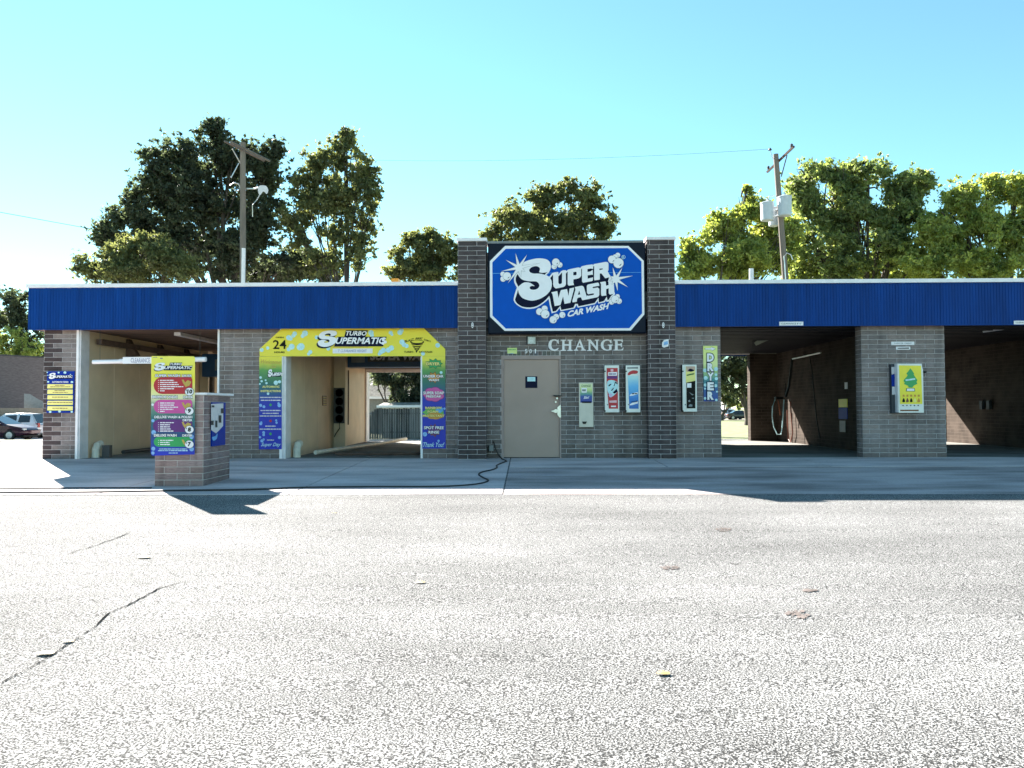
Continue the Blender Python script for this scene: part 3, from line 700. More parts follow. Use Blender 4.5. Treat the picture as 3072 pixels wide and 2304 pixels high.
for x, y, r, T, k in [(115, 1000, 100, T1, 7), (130, 1200, 115, T1, 8), (290, 1085, 165, T1, 9), (310, 410, 110, T3, 7), (545, 340, 110, T3, 7), (380, 230, 155, T3, 8),
                      (1290, 350, 100, T5, 7), (1180, 430, 110, T5, 8), (1050, 530, 160, T5, 9), (1320, 680, 208, T5, 10), (1435, 910, 125, T2, 7), (1225, 1035, 140, T2, 8), (1460, 1140, 175, T2, 9),
                      (1915, 1250, 120, T2, 7), (1790, 1370, 150, T2, 8), (2170, 1170, 125, T2, 7), (1555, 680, 95, T6, 7), (1620, 875, 115, T6, 8), (1310, 910, 110, T6, 8), (1450, 800, 155, T6, 9)]:
    bubble(x, y, r, T, k)
cx_, cy_ = TL(*T5, [(1525, 432)])[0]
flat([disc(cx_, cy_, 6, 16), disc(cx_, cy_, 4.6, 16)], lay(5), 'registered_ring', M_BUB, sgn)
text('R', cx_ - 2.4, cy_ - 3, cx_ + 2.4, cy_ + 3, lay(5), 'registered_letter', M_BUB, sgn)

# ------------------------------------------------------------------ CHANGE letters and house number
chg = thing('change_lettering', 'white serif letters spelling CHANGE on the block wall right of the door', 'lettering', (P(1760, 1052).x, -.02, P(1760, 1052).z))
CT = lambda l: [(1640 + x / 9.217, 1000 + y / 9.217) for x, y in l]
def solid(loops, yf, yb, name, m, parent):
    """letter cut from a board: front, sides, back"""
    tri = tessellate_polygon([[Vector((x, y, 0)) for x, y in l] for l in loops]); pts = [p for l in loops for p in l]; n = len(pts)
    mb = MB(); mb.v = [tuple(P(x, y, yf)) for x, y in pts]
    fr = P(pts[0][0], pts[0][1], yf)
    mb.v += [(v[0], yb, v[2]) for v in mb.v[:n]]
    mb.f = [(a, c, b) for a, b, c in tri]
    k = 0
    for l in loops:
        m_ = len(l); mb.f += [(k + i, k + (i + 1) % m_, n + k + (i + 1) % m_, n + k + i) for i in range(m_)]; k += m_
    return mb.part(name, m, parent)
for loops in (
    [[(330, 165), (335, 285), (315, 285), (270, 215), (215, 195), (165, 210), (140, 260), (130, 340), (150, 410), (200, 445), (250, 440), (300, 410), (325, 400), (330, 425), (290, 465), (220, 490), (150, 475), (90, 440), (50, 380), (45, 320), (60, 250), (100, 190), (170, 165), (240, 165), (300, 185)]],
    [[(385, 175), (540, 175), (540, 195), (495, 205), (495, 300), (615, 300), (615, 205), (575, 200), (575, 175), (720, 175), (715, 195), (680, 210), (680, 450), (720, 462), (720, 485), (565, 485), (565, 465), (610, 450), (615, 340), (495, 340), (495, 450), (535, 462), (535, 485), (385, 485), (385, 465), (430, 450), (430, 205), (385, 195)]],
    [[(910, 165), (930, 165), (1040, 440), (1085, 455), (1085, 478), (945, 478), (945, 455), (975, 440), (955, 385), (850, 385), (835, 440), (870, 455), (870, 480), (755, 480), (755, 460), (795, 440)], [(908, 250), (875, 345), (945, 345)]],
    [[(1120, 170), (1215, 170), (1370, 370), (1370, 200), (1335, 195), (1335, 175), (1450, 175), (1450, 190), (1418, 200), (1418, 480), (1395, 480), (1210, 260), (1210, 450), (1250, 465), (1250, 485), (1120, 485), (1120, 465), (1160, 455), (1160, 200), (1120, 190)]],
    [[(1790, 165), (1795, 270), (1770, 270), (1730, 205), (1680, 195), (1620, 210), (1580, 260), (1570, 330), (1590, 400), (1640, 445), (1700, 450), (1730, 430), (1730, 345), (1690, 330), (1690, 310), (1830, 310), (1830, 330), (1795, 345), (1795, 450), (1720, 475), (1660, 480), (1590, 465), (1520, 410), (1492, 330), (1510, 250), (1570, 185), (1650, 165), (1710, 168), (1760, 185)]],
    [[(1850, 170), (2105, 170), (2110, 245), (2090, 245), (2060, 210), (1965, 205), (1965, 290), (2040, 290), (2060, 265), (2085, 262), (2085, 375), (2060, 375), (2045, 335), (1965, 330), (1965, 450), (2060, 450), (2100, 420), (2130, 385), (2110, 470), (1850, 475), (1850, 455), (1890, 445), (1890, 205), (1850, 195)]]):
    solid([CT(l) for l in loops], -.035, -.008, 'letter', M_WHITE, chg)
num = thing('house_number', 'small white house number 501 above the taupe door', 'house number', (P(1592, 1060).x, -.01, P(1592, 1060).z))
for d_, x0 in (('5', 1575), ('0', 1588), ('1', 1604.5)):
    v, f = text2d(d_, .02)
    wpx = 7.5 if d_ != '1' else 3.5
    mb = MB(); mb.add([P(x0 + u * wpx, 1060 - t * 13, -.014) for u, t in v], f); mb.part('digit', M_WHITE, num)

# ------------------------------------------------------------------ pay station (brick kiosk) with menu board and clearance bar
KX0, KX1, KY0, KY1 = -5.79, -5.03, -4.77, -3.72
kb = G(600, 1459).z
KZ = P(600, 1178, KY0).z
kio = thing('pay_station', 'waist-high brown block pay station standing on the apron before the left bay', 'kiosk', (KX0, KY0, kb))
kw = B(KX0, KX1, KY0, KY1, kb - .1, KZ - .035).part('kiosk_wall', M_MORTAR_K, kio)
SAVE, BR = BR, []
T_K = (.36, .245, .235)
nck = int((KZ - .035 - kb) / .1016)
kz0 = KZ - .04 - nck * .1016
bricks(kw, (KX0, KY0, 0), X1, FRONT, KX1 - KX0, nck, T_K, off=.26, z0=kz0)
ty0, ty1 = PX(632, 1270, KX1).y, PX(672, 1270, KX1).y
tz0, tz1 = PX(650, 1337, KX1).z, PX(650, 1207, KX1).z
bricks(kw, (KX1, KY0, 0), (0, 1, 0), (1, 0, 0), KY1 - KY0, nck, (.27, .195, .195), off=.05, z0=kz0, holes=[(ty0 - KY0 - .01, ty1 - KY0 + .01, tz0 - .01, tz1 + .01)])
place_bricks(BR, 300, kio)
B(KX0 - .03, KX1 + .05, KY0 - .03, KY1 + .05, KZ - .033, KZ).part('kiosk_cap', M_WHITE, kio)
# payment panel on its side
fmk = lambda x, y: PX(x, y, KX1 + .03)
pn = MB().box(KX1 + .001, KX1 + .024, ty0, ty1, tz0, tz1).part('payment_panel', M_DBLUE, kio, label='blue and white payment terminal on the side of the kiosk')
fk2 = lambda x, y: PX(x, y, KX1 + .027)
flat([[(633, 1212), (670, 1210), (669, 1278), (658, 1290), (648, 1300), (633, 1290)]], fk2, 'terminal_plate', M_GUARD, pn)
for (a_, b_, c_, d_) in ((635, 1216, 643, 1222), (663, 1225, 671, 1240), (633, 1262, 641, 1275), (646, 1262, 652, 1282), (656, 1246, 664, 1268)):
    flat([[(a_, b_), (c_, b_), (c_, d_), (a_, d_)]], lambda x, y: PX(x, y, KX1 + .032), 'slot', M_DKGRAY, pn)
flat([smooth([(636, 1312), (646, 1308), (652, 1300), (650, 1316), (640, 1322)], 3)], lambda x, y: PX(x, y, KX1 + .03), 'logo_swirl', M_SKYB, pn)

# menu board
MY = KY0 - .05
ramp = ramp_mat('menu_ramp', [(0, (.0, .01, .55)), (.22, (.01, .05, .22)), (.42, (.02, .15, .16)), (.55, (.25, .35, .25)), (.62, (.85, .78, .45)), (.8, (.92, .76, .05)), (1, (.95, .82, .12))], P(500, 1366, MY).z, P(500, 1068, MY).z)
menu = thing('price_board', 'tall yellow to blue price board listing four washes on the front of the pay station', 'sign', (P(520, 1366, MY).x, MY, P(520, 1366, MY).z))
MB().prism([(456, 1068), (581, 1069), (585, 1073), (584, 1363), (456, 1367), (452, 1360), (454, 1072)], plane(MY), plane(MY + .025)).part('board', ramp, menu)
mp_ = lambda k: plane(MY - .003 * k)
def smat(x0, y0, x1, y1, par, lf, k, word='UPERMATIC', top='TURBO'):
    """the wash logo: big curled S, slanted capitals, dark drop shadow"""
    sx = (x1 - x0) * .27; xs_ = [p[0] for p in S_SM]; ys_ = [p[1] for p in S_SM]; mx, my = min(xs_), min(ys_); wx, wy = max(xs_) - mx, max(ys_) - my
    q = [(x0 + (x - mx) / wx * sx + (my + wy - y) / wy * sx * .12, y0 + (y - my) / wy * (y1 - y0)) for x, y in S_SM]
    h = y1 - y0; sh = h * .09
    flat([[(x - sh * .8, y + sh) for x, y in q]], lf(k), 'logo_shadow', M_INKN, par)
    flat([q], lf(k + 2), 'letter', M_INKW, par)
    a = (x0 + sx * 1.0, y0 + h * .42, x1, y0 + h * .82)
    flat([[(a[0] - sh, a[3] + sh * 1.6), (a[2] - sh * 2, a[3] + sh * 1.6), (a[2] + sh * .5, a[1] - sh * .4), (a[0] + sh, a[1] - sh * .4)]], lf(k), 'logo_shadow', M_INKN, par)
    text(word, *a, lf(k + 2), 'letter_row', M_INKW, par, bold=.03, shear=.3)
    if top:
        b = (x0 + (x1 - x0) * .42, y0 + h * .04, x0 + (x1 - x0) * .72, y0 + h * .32)
        flat([[(b[0] - sh * 1.2, b[3] + sh), (b[2] - sh, b[3] + sh), (b[2] + sh, b[1] - sh * .5), (b[0], b[1] - sh * .5)]], lf(k), 'logo_shadow', M_INKN, par)
        text(top, *b, lf(k + 2), 'letter_row', M_INKW, par, bold=.03, shear=.3)
smat(462, 1088, 577, 1112, menu, mp_, 1)
greek(459, 472, 1072, 2, mp_(1), M_INKG, menu); greek(480, 488, 1075, 3, mp_(1), M_INKG, menu)
def pill(x0, y0, x1, y1, m, word, wy, word2, price, lines, seed, wx=(465, 540, 546, 576), top=None):
    r_ = (y1 - y0) / 2
    pts = [(x0 + r_ - r_ * math.sin(t), (y0 + y1) / 2 - r_ * math.cos(t)) for t in np.linspace(0, math.pi, 9)] + [(x1 - 4, y1), (x1, y1 - 5), (x1, y0 + 6), (x1 - 5, y0)]
    flat([pts], mp_(1), 'menu_pill', m, menu)
    pl_ = (wx[0] - 2, wy - 1, wx[3] + 2, wy + 9)
    text(word, wx[0], wy, wx[1], wy + 8, mp_(3), 'menu_heading', M_INKW, menu, bold=.04)
    v, f = text2d(word, .09); mb = MB(); mb.add([mp_(2)(wx[0] - .8 + u * (wx[1] - wx[0] + 1.6), wy + 9 - t * 10) for u, t in v], f); mb.part('heading_shadow', M_INKN, menu)
    v, f = text2d(word2, .09); mb = MB(); mb.add([mp_(2)(wx[2] - .8 + u * (wx[3] - wx[2] + 1.6), wy + (9 if not top else 18) - t * 9) for u, t in v], f); mb.part('heading_shadow', M_INKN, menu)
    text(word2, wx[2], wy + (1 if not top else 10), wx[3], wy + (8 if not top else 17), mp_(3), 'menu_heading', M_INKW, menu, bold=.04)
    r = random.Random(seed)
    for i, L in enumerate(lines):
        yy = y0 + 10 + i * 6.3
        if yy > y1 - 1: break
        greek(480, 480 + L, yy, 3.2, mp_(2), M_INKW, menu, r=r); flat([disc(475.5, yy, 1.3, 6)], mp_(2), 'bullet', M_INKW, menu)
    cx, cy = x1 - 9, y1 - 7
    g = [(x1 - 32, y0 + 8), (x1 - 26, y0 + 8), (x1 - 22, y0 + 17), (x1 - 14, y0 + 9), (x1 - 3, y0 + 14), (x1 - 9, y0 + 26), (x1 - 20, y0 + 30), (x1 - 28, y0 + 18)]
    flat([g], mp_(2), 'gold_arrow', M_GOLD, menu)
    flat([disc(cx, cy, 14, 20, 12.5)], mp_(3), 'price_rim', M_INKN, menu); flat([disc(cx, cy, 13, 20, 11.5)], mp_(4), 'price_disc', M_INKW, menu)
    text(price, cx - (5 if len(price) == 1 else 7), cy - 7, cx + (5 if len(price) == 1 else 9), cy + 6, mp_(5), 'price', M_INKB, menu, bold=.05, shear=.1)
    text('$', cx - 11, cy - 7, cx - 7.5, cy - 1, mp_(5), 'price', M_INKB, menu, bold=.02)
pill(461, 1131, 577, 1182, M_RED, 'SUPER WASH', 1123, 'DRYER', '10', [42, 52, 56, 70, 42, 14], 1)
pill(461, 1199, 577, 1240, M_PINK, 'PREMIUM WASH', 1187, 'DRYER', '9', [44, 44, 54, 40, 14], 2, wx=(458, 532, 550, 579))
pill(459, 1258, 577, 1296, M_PURP, 'DELUXE WASH & POLISH', 1247, 'DRYER', '8', [42, 30, 30, 32, 40, 14], 3, wx=(463, 577, 548, 577), top=True)
pill(461, 1311, 577, 1340, M_GREEN, 'DELUXE WASH', 1302, 'DRYER', '7', [40, 28, 30, 38], 4, wx=(462, 530, 547, 577))
for y_, a_, b_ in ((1347, 477, 562), (1352, 474, 563), (1359, 506, 533)): greek(a_, b_, y_, 2.6, mp_(1), M_BUB, menu)
for x, y, r_ in ((459, 1262, 5), (461, 1297, 7), (460, 1346, 6), (459, 1359, 5), (575, 1310, 7), (575, 1347, 7), (576, 1337, 4), (458, 1214, 4), (459, 1190, 5)): flat([disc(x, y, r_, 12)], mp_(1), 'bubble', M_BUBB if y > 1240 else M_INKW, menu)

# clearance bar over the lane
CBY = -.12
cb_ = thing('clearance_bar', 'white clearance bar hanging across the mouth of the first bay behind the price board', 'height bar', (P(440, 1085, CBY).x, CBY, P(440, 1085, CBY).z))
MB().tube([P(618, 1078, CBY), P(360, 1084, CBY)], .055, 12).part('bar', M_INKW, cb_)
MB().tube([P(367, 1084.5, CBY), P(279, 1086, CBY)], .048, 12).part('sleeve', M_INKW, cb_)
pbox(368, 1071, 470, 1091, CBY - .056, .008).part('bar_plate', M_INKW, cb_)
text('CLEARANCE', 392, 1074, 450, 1088, plane(CBY - .067), 'letter_row', mat('ink_faded', (.42, .38, .50), .5), cb_, bold=.02)
for px_ in (300, 600): MB().tube([P(px_, 1080, CBY), P(px_, 984, CBY)], .004, 5).part('chain', M_DKGRAY, cb_)
MB().tube([Vector((-5.4, MY + .14, KZ)), Vector((-5.4, MY + .14, P(500, 1076, MY).z))], .025, 8).part('board_post', M_GRAY, menu)

# ------------------------------------------------------------------ arch banner round the second bay
BY = -.045
zt, zb_ = P(1060, 985, BY).z, P(1060, 1348, BY).z
rb = ramp_mat('banner_ramp', [(0, (.0, .012, .42)), (.42, (.0, .02, .40)), (.5, (.01, .09, .20)), (.58, (.02, .14, .10)), (.68, (.10, .30, .07)), (.76, (.80, .68, .06)), (1, (.92, .70, .03))], zb_, zt)
ban = thing('entrance_banner', 'yellow arch banner with TURBO SUPERMATIC logo framing the second wash bay', 'banner', (P(1057, 1348, BY).x, BY, zb_))
Z2 = lambda l: [(640 + x / 2.676, 920 + y / 2.676) for x, y in l]
MB().prism(Z2([(550, 175), (1690, 172), (1862, 340), (1862, 397), (372, 399), (370, 340)]), plane(BY), plane(-.008)).part('header_panel', rb, ban)
MB().prism([(777.8, 1069.6), (845.6, 1069.4), (845.4, 1347.5), (776.5, 1348)], plane(BY), plane(-.008)).part('side_panel', rb, ban, label='banner leg left of the bay, reading Welcome to at the top')
MB().prism([(1266.5, 1068.8), (1335.8, 1068.6), (1337.2, 1345.5), (1267, 1346)], plane(BY), plane(-.008)).part('side_panel', rb, ban, label='banner leg right of the bay with coloured bursts, reading Thank You!')
bp_ = lambda k: plane(BY - .003 * k)
smat(951, 991, 1158, 1041, ban, bp_, 3)
for x, y in ((1150, 1020), (1156, 1026), (1149, 1030)): flat([disc(x, y, 4.5, 12)], bp_(6), 'bubble', M_INKW, ban)
text('24', 819, 1020, 859, 1047, bp_(2), 'numeral', M_INKB, ban, bold=.015)
text('OPEN', 827, 1010, 851, 1014.5, bp_(2), 'word', M_INKB, ban, bold=.03); text('HOURS', 823, 1054, 854, 1059.5, bp_(2), 'word', M_INKB, ban, bold=.03)
pbox(998, 1045.5, 1117.5, 1060, BY, .008).part('clearance_plate', M_WHITE, ban)
text("7' CLEARANCE HEIGHT", 1014, 1048.5, 1100, 1056.5, bp_(4), 'word', mat('ink_faded2', (.35, .33, .52), .5), ban, bold=.01)
greek(998, 1105, 1041, 3, bp_(2), M_GOLD, ban)
for (s_, a_, b_, y_, rr_) in (('BLAST', 1214, 1242, 1020, 7), ('AWAY', 1246, 1268, 1014, 0), ('DIRT', 1272, 1293, 1016, -7)):
    text(s_, a_, y_ - (0 if rr_ < 0 else 2) + (3 if rr_ > 0 else 0), b_, y_ + 5 + (3 if rr_ > 0 else 0), bp_(2), 'word', M_INKB, ban, bold=.02, rise=rr_)
text('TURBO', 1212, 1053, 1240, 1058.5, bp_(2), 'word', M_INKB, ban, bold=.02); text('NOZZLES', 1258, 1053, 1297, 1058.5, bp_(2), 'word', M_INKB, ban, bold=.02)
for i, (wd, yy) in enumerate(((21, 1026), (18, 1032), (14, 1038), (10.5, 1043), (7, 1048), (3.5, 1053))):   # the tornado
    t_ = 3.2 if i == 0 else 2.4; cx = 1251.5 - i * 0.3
    flat([[(cx + wd * math.cos(a), yy + (6.5 if i == 0 else 3) * math.sin(a)) for a in np.linspace(0, 2 * math.pi, 17)[:-1]], [(cx + (wd - t_) * math.cos(a), yy - 1 + (4.2 if i == 0 else 1.4) * math.sin(a)) for a in np.linspace(0, 2 * math.pi, 17)[:-1]]] if wd > 6 else
         [[(cx - wd, yy - 1), (cx + wd, yy - 2), (cx - 1, yy + 6)]], bp_(2), 'swirl', M_INKB, ban)
r_ = random.Random(3)
for x, y, q in [(884, 1001, 7), (880, 1007, 6), (915, 1000, 9), (908, 1008, 6), (866, 1013, 8), (872, 1016, 6), (875, 1040, 9), (866, 1048, 6), (903, 1040, 11), (899, 1042, 9), (931, 1056, 6), (926, 1062, 5), (785, 1050, 6), (803, 1044, 5),
                (950, 1012, 6), (985, 1046, 6), (1113, 998, 8), (1116, 1006, 6), (1172, 998, 6), (1176, 1004, 4), (1200, 997, 8), (1205, 991, 6), (1206, 1026, 8), (1212, 1034, 7), (1220, 1038, 6), (1165, 1050, 8), (1174, 1044, 8), (1150, 1051, 8), (1143, 1056, 7), (1138, 1062, 5), (1313, 1036, 7), (1269, 1061, 6)]:
    flat([disc(x, y, q, 12)], bp_(1), 'bubble', M_BUB, ban)
# left leg
LL = lambda x, y: (770 + x / 5.027, 1060 + y / 5.027)
text('Welcome', 783, 1078, 842, 1091, bp_(2), 'word', M_GOLD, ban, bold=.0, shear=.4, rise=-2); text('to', 815, 1095, 828, 1104, bp_(2), 'word', M_GOLD, ban, bold=.0, shear=.4)
smat(804, 1108, 846, 1131, ban, bp_, 2, word='UPER', top=None); text('WASH', 817, 1123, 841, 1130, bp_(5), 'word', M_INKW, ban, bold=.03, shear=.3, rise=4)
for (x, y, q) in [(60, 365, 20), (75, 420, 18), (135, 405, 14), (148, 450, 18), (48, 462, 14), (290, 443, 34), (345, 428, 24), (172, 608, 20), (60, 785, 24), (110, 805, 22), (342, 785, 28), (330, 755, 18), (62, 1060, 24), (70, 1040, 16), (300, 1045, 18), (295, 1010, 16), (106, 1195, 22), (106, 1230, 20), (50, 1265, 18), (80, 1320, 24), (105, 1300, 18), (345, 1270, 24)]:
    x_, y_ = LL(x, y); flat([disc(x_, y_, q / 5.03, 12)], bp_(1), 'bubble', M_BUB if y < 640 else M_BUBB, ban)
for s_, x0, x1, y0, h, m_ in (('AUTOMATIC', 85, 345, 488, 32, M_PALEY), ('INSTRUCTIONS', 60, 365, 553, 32, M_PALEY)):
    a_, b_ = LL(x0, y0); c_, d_ = LL(x1, y0 + h); text(s_, a_, b_, c_, d_, bp_(2), 'word', m_, ban, bold=.03)
for y, x0, x1 in ((665, 50, 378), (708, 62, 365), (862, 58, 362), (905, 90, 330), (945, 45, 372), (1098, 130, 290), (1143, 45, 370), (1308, 155, 262)):
    a_, b_ = LL(x0, y); c_, _ = LL(x1, y); greek(a_, c_, b_, 3.6, bp_(2), M_GUARD, ban)
for x, y, m_ in ((210, 778, M_GREEN), (210, 1020, M_RED), (208, 1215, M_GREEN)):
    a_, b_ = LL(x, y); flat([disc(a_, b_, 4, 10)], bp_(2), 'signal_dot', m_, ban)
text('Super Day', 783, 1328, 842, 1342, bp_(2), 'word', M_BUB, ban, bold=.01, shear=.4); text('HAVE A', 801, 1318, 822, 1322, bp_(2), 'word', M_BUB, ban, bold=.02)
# right leg
RL = lambda x, y: (1240 + x / 5.027, 1060 + y / 5.027)
def burst(cx, cy, rx, ry, n, m, inner=.68, k=1, seed=1):
    r = random.Random(seed); pts = []
    for i in range(2 * n):
        a = math.pi * i / n; q = (1 if i % 2 == 0 else inner) * r.uniform(.88, 1.05); x, y = RL(cx + rx * q * math.cos(a), cy + ry * q * math.sin(a)); pts.append((x, y))
    flat([pts], bp_(k), 'burst', m, ban)
def cloud(cx, cy, rx, ry, m, k=1):
    pts = []
    for i in range(42):
        a = 2 * math.pi * i / 42; q = .88 + .12 * abs(math.sin(3.5 * a)); x, y = RL(cx + rx * q * math.cos(a), cy + ry * q * math.sin(a)); pts.append((x, y))
    flat([pts], bp_(k), 'cloud', m, ban)
burst(315, 155, 145, 85, 9, M_DKGREEN); burst(315, 155, 132, 74, 9, M_GREEN, k=2); burst(310, 365, 120, 95, 9, M_BROWN, seed=3); burst(310, 365, 105, 80, 9, M_ORNG, k=2, seed=3)
cloud(310, 620, 170, 118, M_PURP); cloud(310, 620, 160, 108, M_PINK, 2)
cloud(305, 890, 165, 62, mat('ink_rainbow_a', (.16, .42, .08), .4), 1); cloud(325, 945, 130, 52, M_ORNG, 2); cloud(395, 850, 60, 45, M_SKYB, 2); burst(310, 1160, 110, 105, 9, M_BROWN, seed=5); burst(310, 1160, 90, 85, 9, M_PURP, k=2, seed=5)
for s_, x0, y0, x1, y1, m_ in (('DRYER', 195, 135, 400, 180, M_PALEY), ('UNDER CAR', 150, 325, 455, 365, M_INKW), ('WASH', 230, 385, 385, 420, M_INKW), ('SUPER SOAP', 150, 575, 465, 620, M_INKW), ('PRESOAK', 195, 632, 425, 668, M_INKW),
                               ('RAINBOW', 180, 805, 430, 840, M_PALEY), ('FOAM', 215, 862, 375, 898, M_PALEY), ('PROTECTANT', 142, 925, 470, 960, M_PALEY), ('SPOT FREE', 160, 1100, 460, 1145, M_INKW), ('RINSE', 230, 1168, 390, 1210, M_INKW)):
    a_, b_ = RL(x0, y0); c_, d_ = RL(x1, y1); text(s_, a_, b_, c_, d_, bp_(4), 'word', m_, ban, bold=.03)
    v, f = text2d(s_, .08); mb = MB(); mb.add([bp_(3)(a_ - .7 + u * (c_ - a_ + 1.4), d_ + .9 - t * (d_ - b_ + 1.6)) for u, t in v], f); mb.part('word_shadow', M_BROWN if y0 < 1000 else M_INKN, ban)
text('Thank You!', 1270, 1327, 1333, 1341, bp_(2), 'word', M_BUB, ban, bold=.01, shear=.4)
for x, y, q in ((175, 1220, 34), (420, 290, 22), (470, 835, 18), (380, 1320, 18)):
    x_, y_ = RL(x, y); flat([disc(x_, y_, q / 5.03, 12)], bp_(3), 'bubble', M_BUBB if y > 600 else M_BUB, ban)

# ------------------------------------------------------------------ instruction sign on the left pier
IY = -.03
ins = thing('instruction_sign', 'blue wash instruction sign with five yellow strips on the far left pier', 'sign', (P(181, 1238, IY).x, IY, P(181, 1238, IY).z))
IS = lambda x, y: (120 + x / 11.06, 1100 + y / 11.06)
pbox(140.5, 1113.5, 222, 1238.5, -.008, .022).part('sign_board', M_DBLUE, ins)
ip = lambda k: plane(IY - .003 * k)
smat(146, 1118.5, 218, 1137, ins, ip, 1, top=None)
a_, b_ = IS(400, 480); text('AUTOMATIC WASH', a_, b_, 205, 1148.5, ip(1), 'word', M_INKW, ins, bold=.03)
for y0, y1, ls in ((580, 720, ((500, 820, 620), (340, 1000, 668))), (760, 905, ((480, 850, 798), (420, 920, 855))), (945, 1085, ((400, 930, 1012),)), (1130, 1268, ((270, 1080, 1192),)), (1310, 1450, ((410, 910, 1380),))):
    pts = [IS(x, y) for x, y in ((250, y0 + 12), (262, y0), (1080, y0), (1092, y0 + 12), (1088, y1 - 12), (1076, y1), (250, y1), (238, y1 - 12))]
    flat([[(x - .5, y + 1.5) for x, y in pts]], ip(1), 'strip_shadow', M_DKGREEN, ins); flat([pts], ip(2), 'instruction_strip', M_PALEY, ins)
    for q0, q1, yy in ls: x0, y_ = IS(q0, yy); x1, _ = IS(q1, yy); greek(x0, x1, y_, 2, ip(3), M_BROWN, ins)
for x, y, q in ((240, 190, 25), (265, 285, 20), (270, 505, 38), (620, 195, 35), (830, 195, 50), (1060, 510, 45), (1010, 260, 22), (340, 1500, 45), (1055, 1500, 40), (650, 1485, 50)):
    x_, y_ = IS(x, y); flat([disc(x_, y_, q / 11.06, 12, q / 14)], ip(1), 'bubble', M_BUB, ins)

# ------------------------------------------------------------------ things on the entrance wall
lamp = thing('wall_lamp', 'small square wall lamp with a bronze housing above the house number', 'lamp', (P(1594, 1032).x, 0, P(1594, 1032).z))
pbox(1579, 1009, 1606, 1033, -.008, .05).part('lamp_housing', M_DKGRAY, lamp)
pbox(1583, 1009.5, 1606.5, 1032.5, -.05, .07, .012).part('lamp_lens', M_GLASSL, lamp)
sg2 = thing('small_notice', 'small green and blue notice above the left corner of the door', 'sign', (P(1537, 1061).x, -.01, P(1537, 1061).z))
pbox(1522, 1043.5, 1551, 1061, -.008, .012).part('notice_board', ramp_mat('notice_ramp', [(0, (.02, .06, .3)), (.45, (.3, .5, .7)), (.55, (.7, .75, .3)), (1, (.6, .7, .25))], P(1537, 1061).z, P(1537, 1043).z), sg2)
greek(1525, 1548, 1049, 2.5, plane(-.024), M_GREEN, sg2)

def vend_box(name, label, x0, y0, x1, y1, d, m, side=M_NAVY, sidepx=4):
    t = thing(name, label, 'vending machine', (P((x0 + x1) / 2, y1, -d / 2).x, -d / 2, P(x0, y1, -d).z), 'coin machines on the entrance wall')
    xa, xb = P(x0, 1200, -d).x, P(x1, 1200, -d).x
    B(xa + .004, xb + .0, -d + .012, -.008, P(x0, y1, -d).z + .004, P(x0, y0, -d).z - .004).part('machine_case', side, t)
    pbox(x0, y0, x1, y1, -d + .011, .011, .003).part('machine_front', m, t)
    return t, (lambda k: plane(-d - .003 * k))
bc, f1 = vend_box('change_machine', 'cream change machine with green to blue label, lowest and nearest the door', 1737, 1147.5, 1780, 1281, .05, M_CBOX, M_CBOX)
rbc = ramp_mat('changer_ramp', [(0, (.02, .02, .25)), (.45, (.03, .08, .35)), (.62, (.15, .35, .25)), (.85, (.62, .70, .25)), (1, (.75, .75, .45))], P(1760, 1208, -.05).z, P(1760, 1150, -.05).z)
flat([[(1740, 1151), (1777, 1151), (1776, 1208), (1741, 1208)]], f1(1), 'machine_label', rbc, bc)
flat([[(1744, 1163), (1761, 1164), (1760, 1178), (1745, 1178)]], f1(2), 'bill_slot_plate', M_INKW, bc); flat([[(1746, 1168), (1758, 1168), (1757, 1174), (1747, 1174)]], f1(3), 'bill_slot', M_GRAY, bc)
text('CHANGE', 1744, 1154, 1772, 1161, f1(2), 'word', M_DKGREEN, bc, bold=.02)
text('Blast', 1751, 1189, 1768, 1197, f1(2), 'word', M_INKW, bc, bold=.02, shear=.4, rise=2)
flat([[(1744, 1204), (1775, 1204), (1773, 1209), (1746, 1209)]], f1(2), 'lock_strip', M_INKN, bc)
MB().prism([(1746, 1264.5), (1761, 1264.5), (1757.5, 1272), (1749, 1272)], plane(-.056), plane(-.049)).part('coin_tray', M_BLACK, bc)
v1, f2 = vend_box('vending_machine', 'white-framed vending box with a dark red front, middle of the three wall machines', 1814, 1096, 1857.5, 1237, .17, M_BOXW)
flat([[(1820, 1104), (1853, 1104), (1854, 1226), (1826.5, 1226), (1820, 1150)]], f2(1), 'machine_label', M_RED, v1)
flat([[(1824, 1117), (1851, 1116), (1851, 1127), (1824, 1127)]], f2(2), 'label_panel', M_INKW, v1); greek(1826, 1848, 1122, 4, f2(3), M_PURP, v1)
flat([[(1821, 1128), (1852, 1128), (1852, 1136), (1821, 1136)]], f2(2), 'label_panel', M_PURP, v1)
flat([smooth([(1822, 1145), (1832, 1140), (1844, 1142), (1853, 1150), (1854, 1170), (1848, 1180), (1836, 1190), (1828, 1184), (1822, 1170)], 3)], f2(2), 'label_wave', M_BUB, v1)
for pts in ([(1841, 1158), (1846, 1144), (1853, 1150), (1852, 1154), (1847, 1148), (1843, 1158)], [(1832, 1172), (1840, 1164), (1843, 1163), (1836, 1172)], [(1838, 1178), (1850, 1166), (1853, 1175), (1844, 1181)], [(1824, 1158), (1830, 1152), (1835, 1152), (1828, 1159)]):
    flat([pts], f2(3), 'wave_line', M_INKN, v1)
flat([disc(1832, 1186, 6, 12)], f2(3), 'label_ball', mat('ink_lilac', (.6, .5, .72), .4), v1)
flat([[(1828, 1202), (1850, 1201), (1850, 1208), (1828, 1208)]], f2(2), 'label_panel', mat('ink_rose', (.75, .45, .5), .4), v1); flat([[(1833, 1217), (1848, 1217), (1848, 1221), (1833, 1221)]], f2(2), 'label_panel', M_INKW, v1)
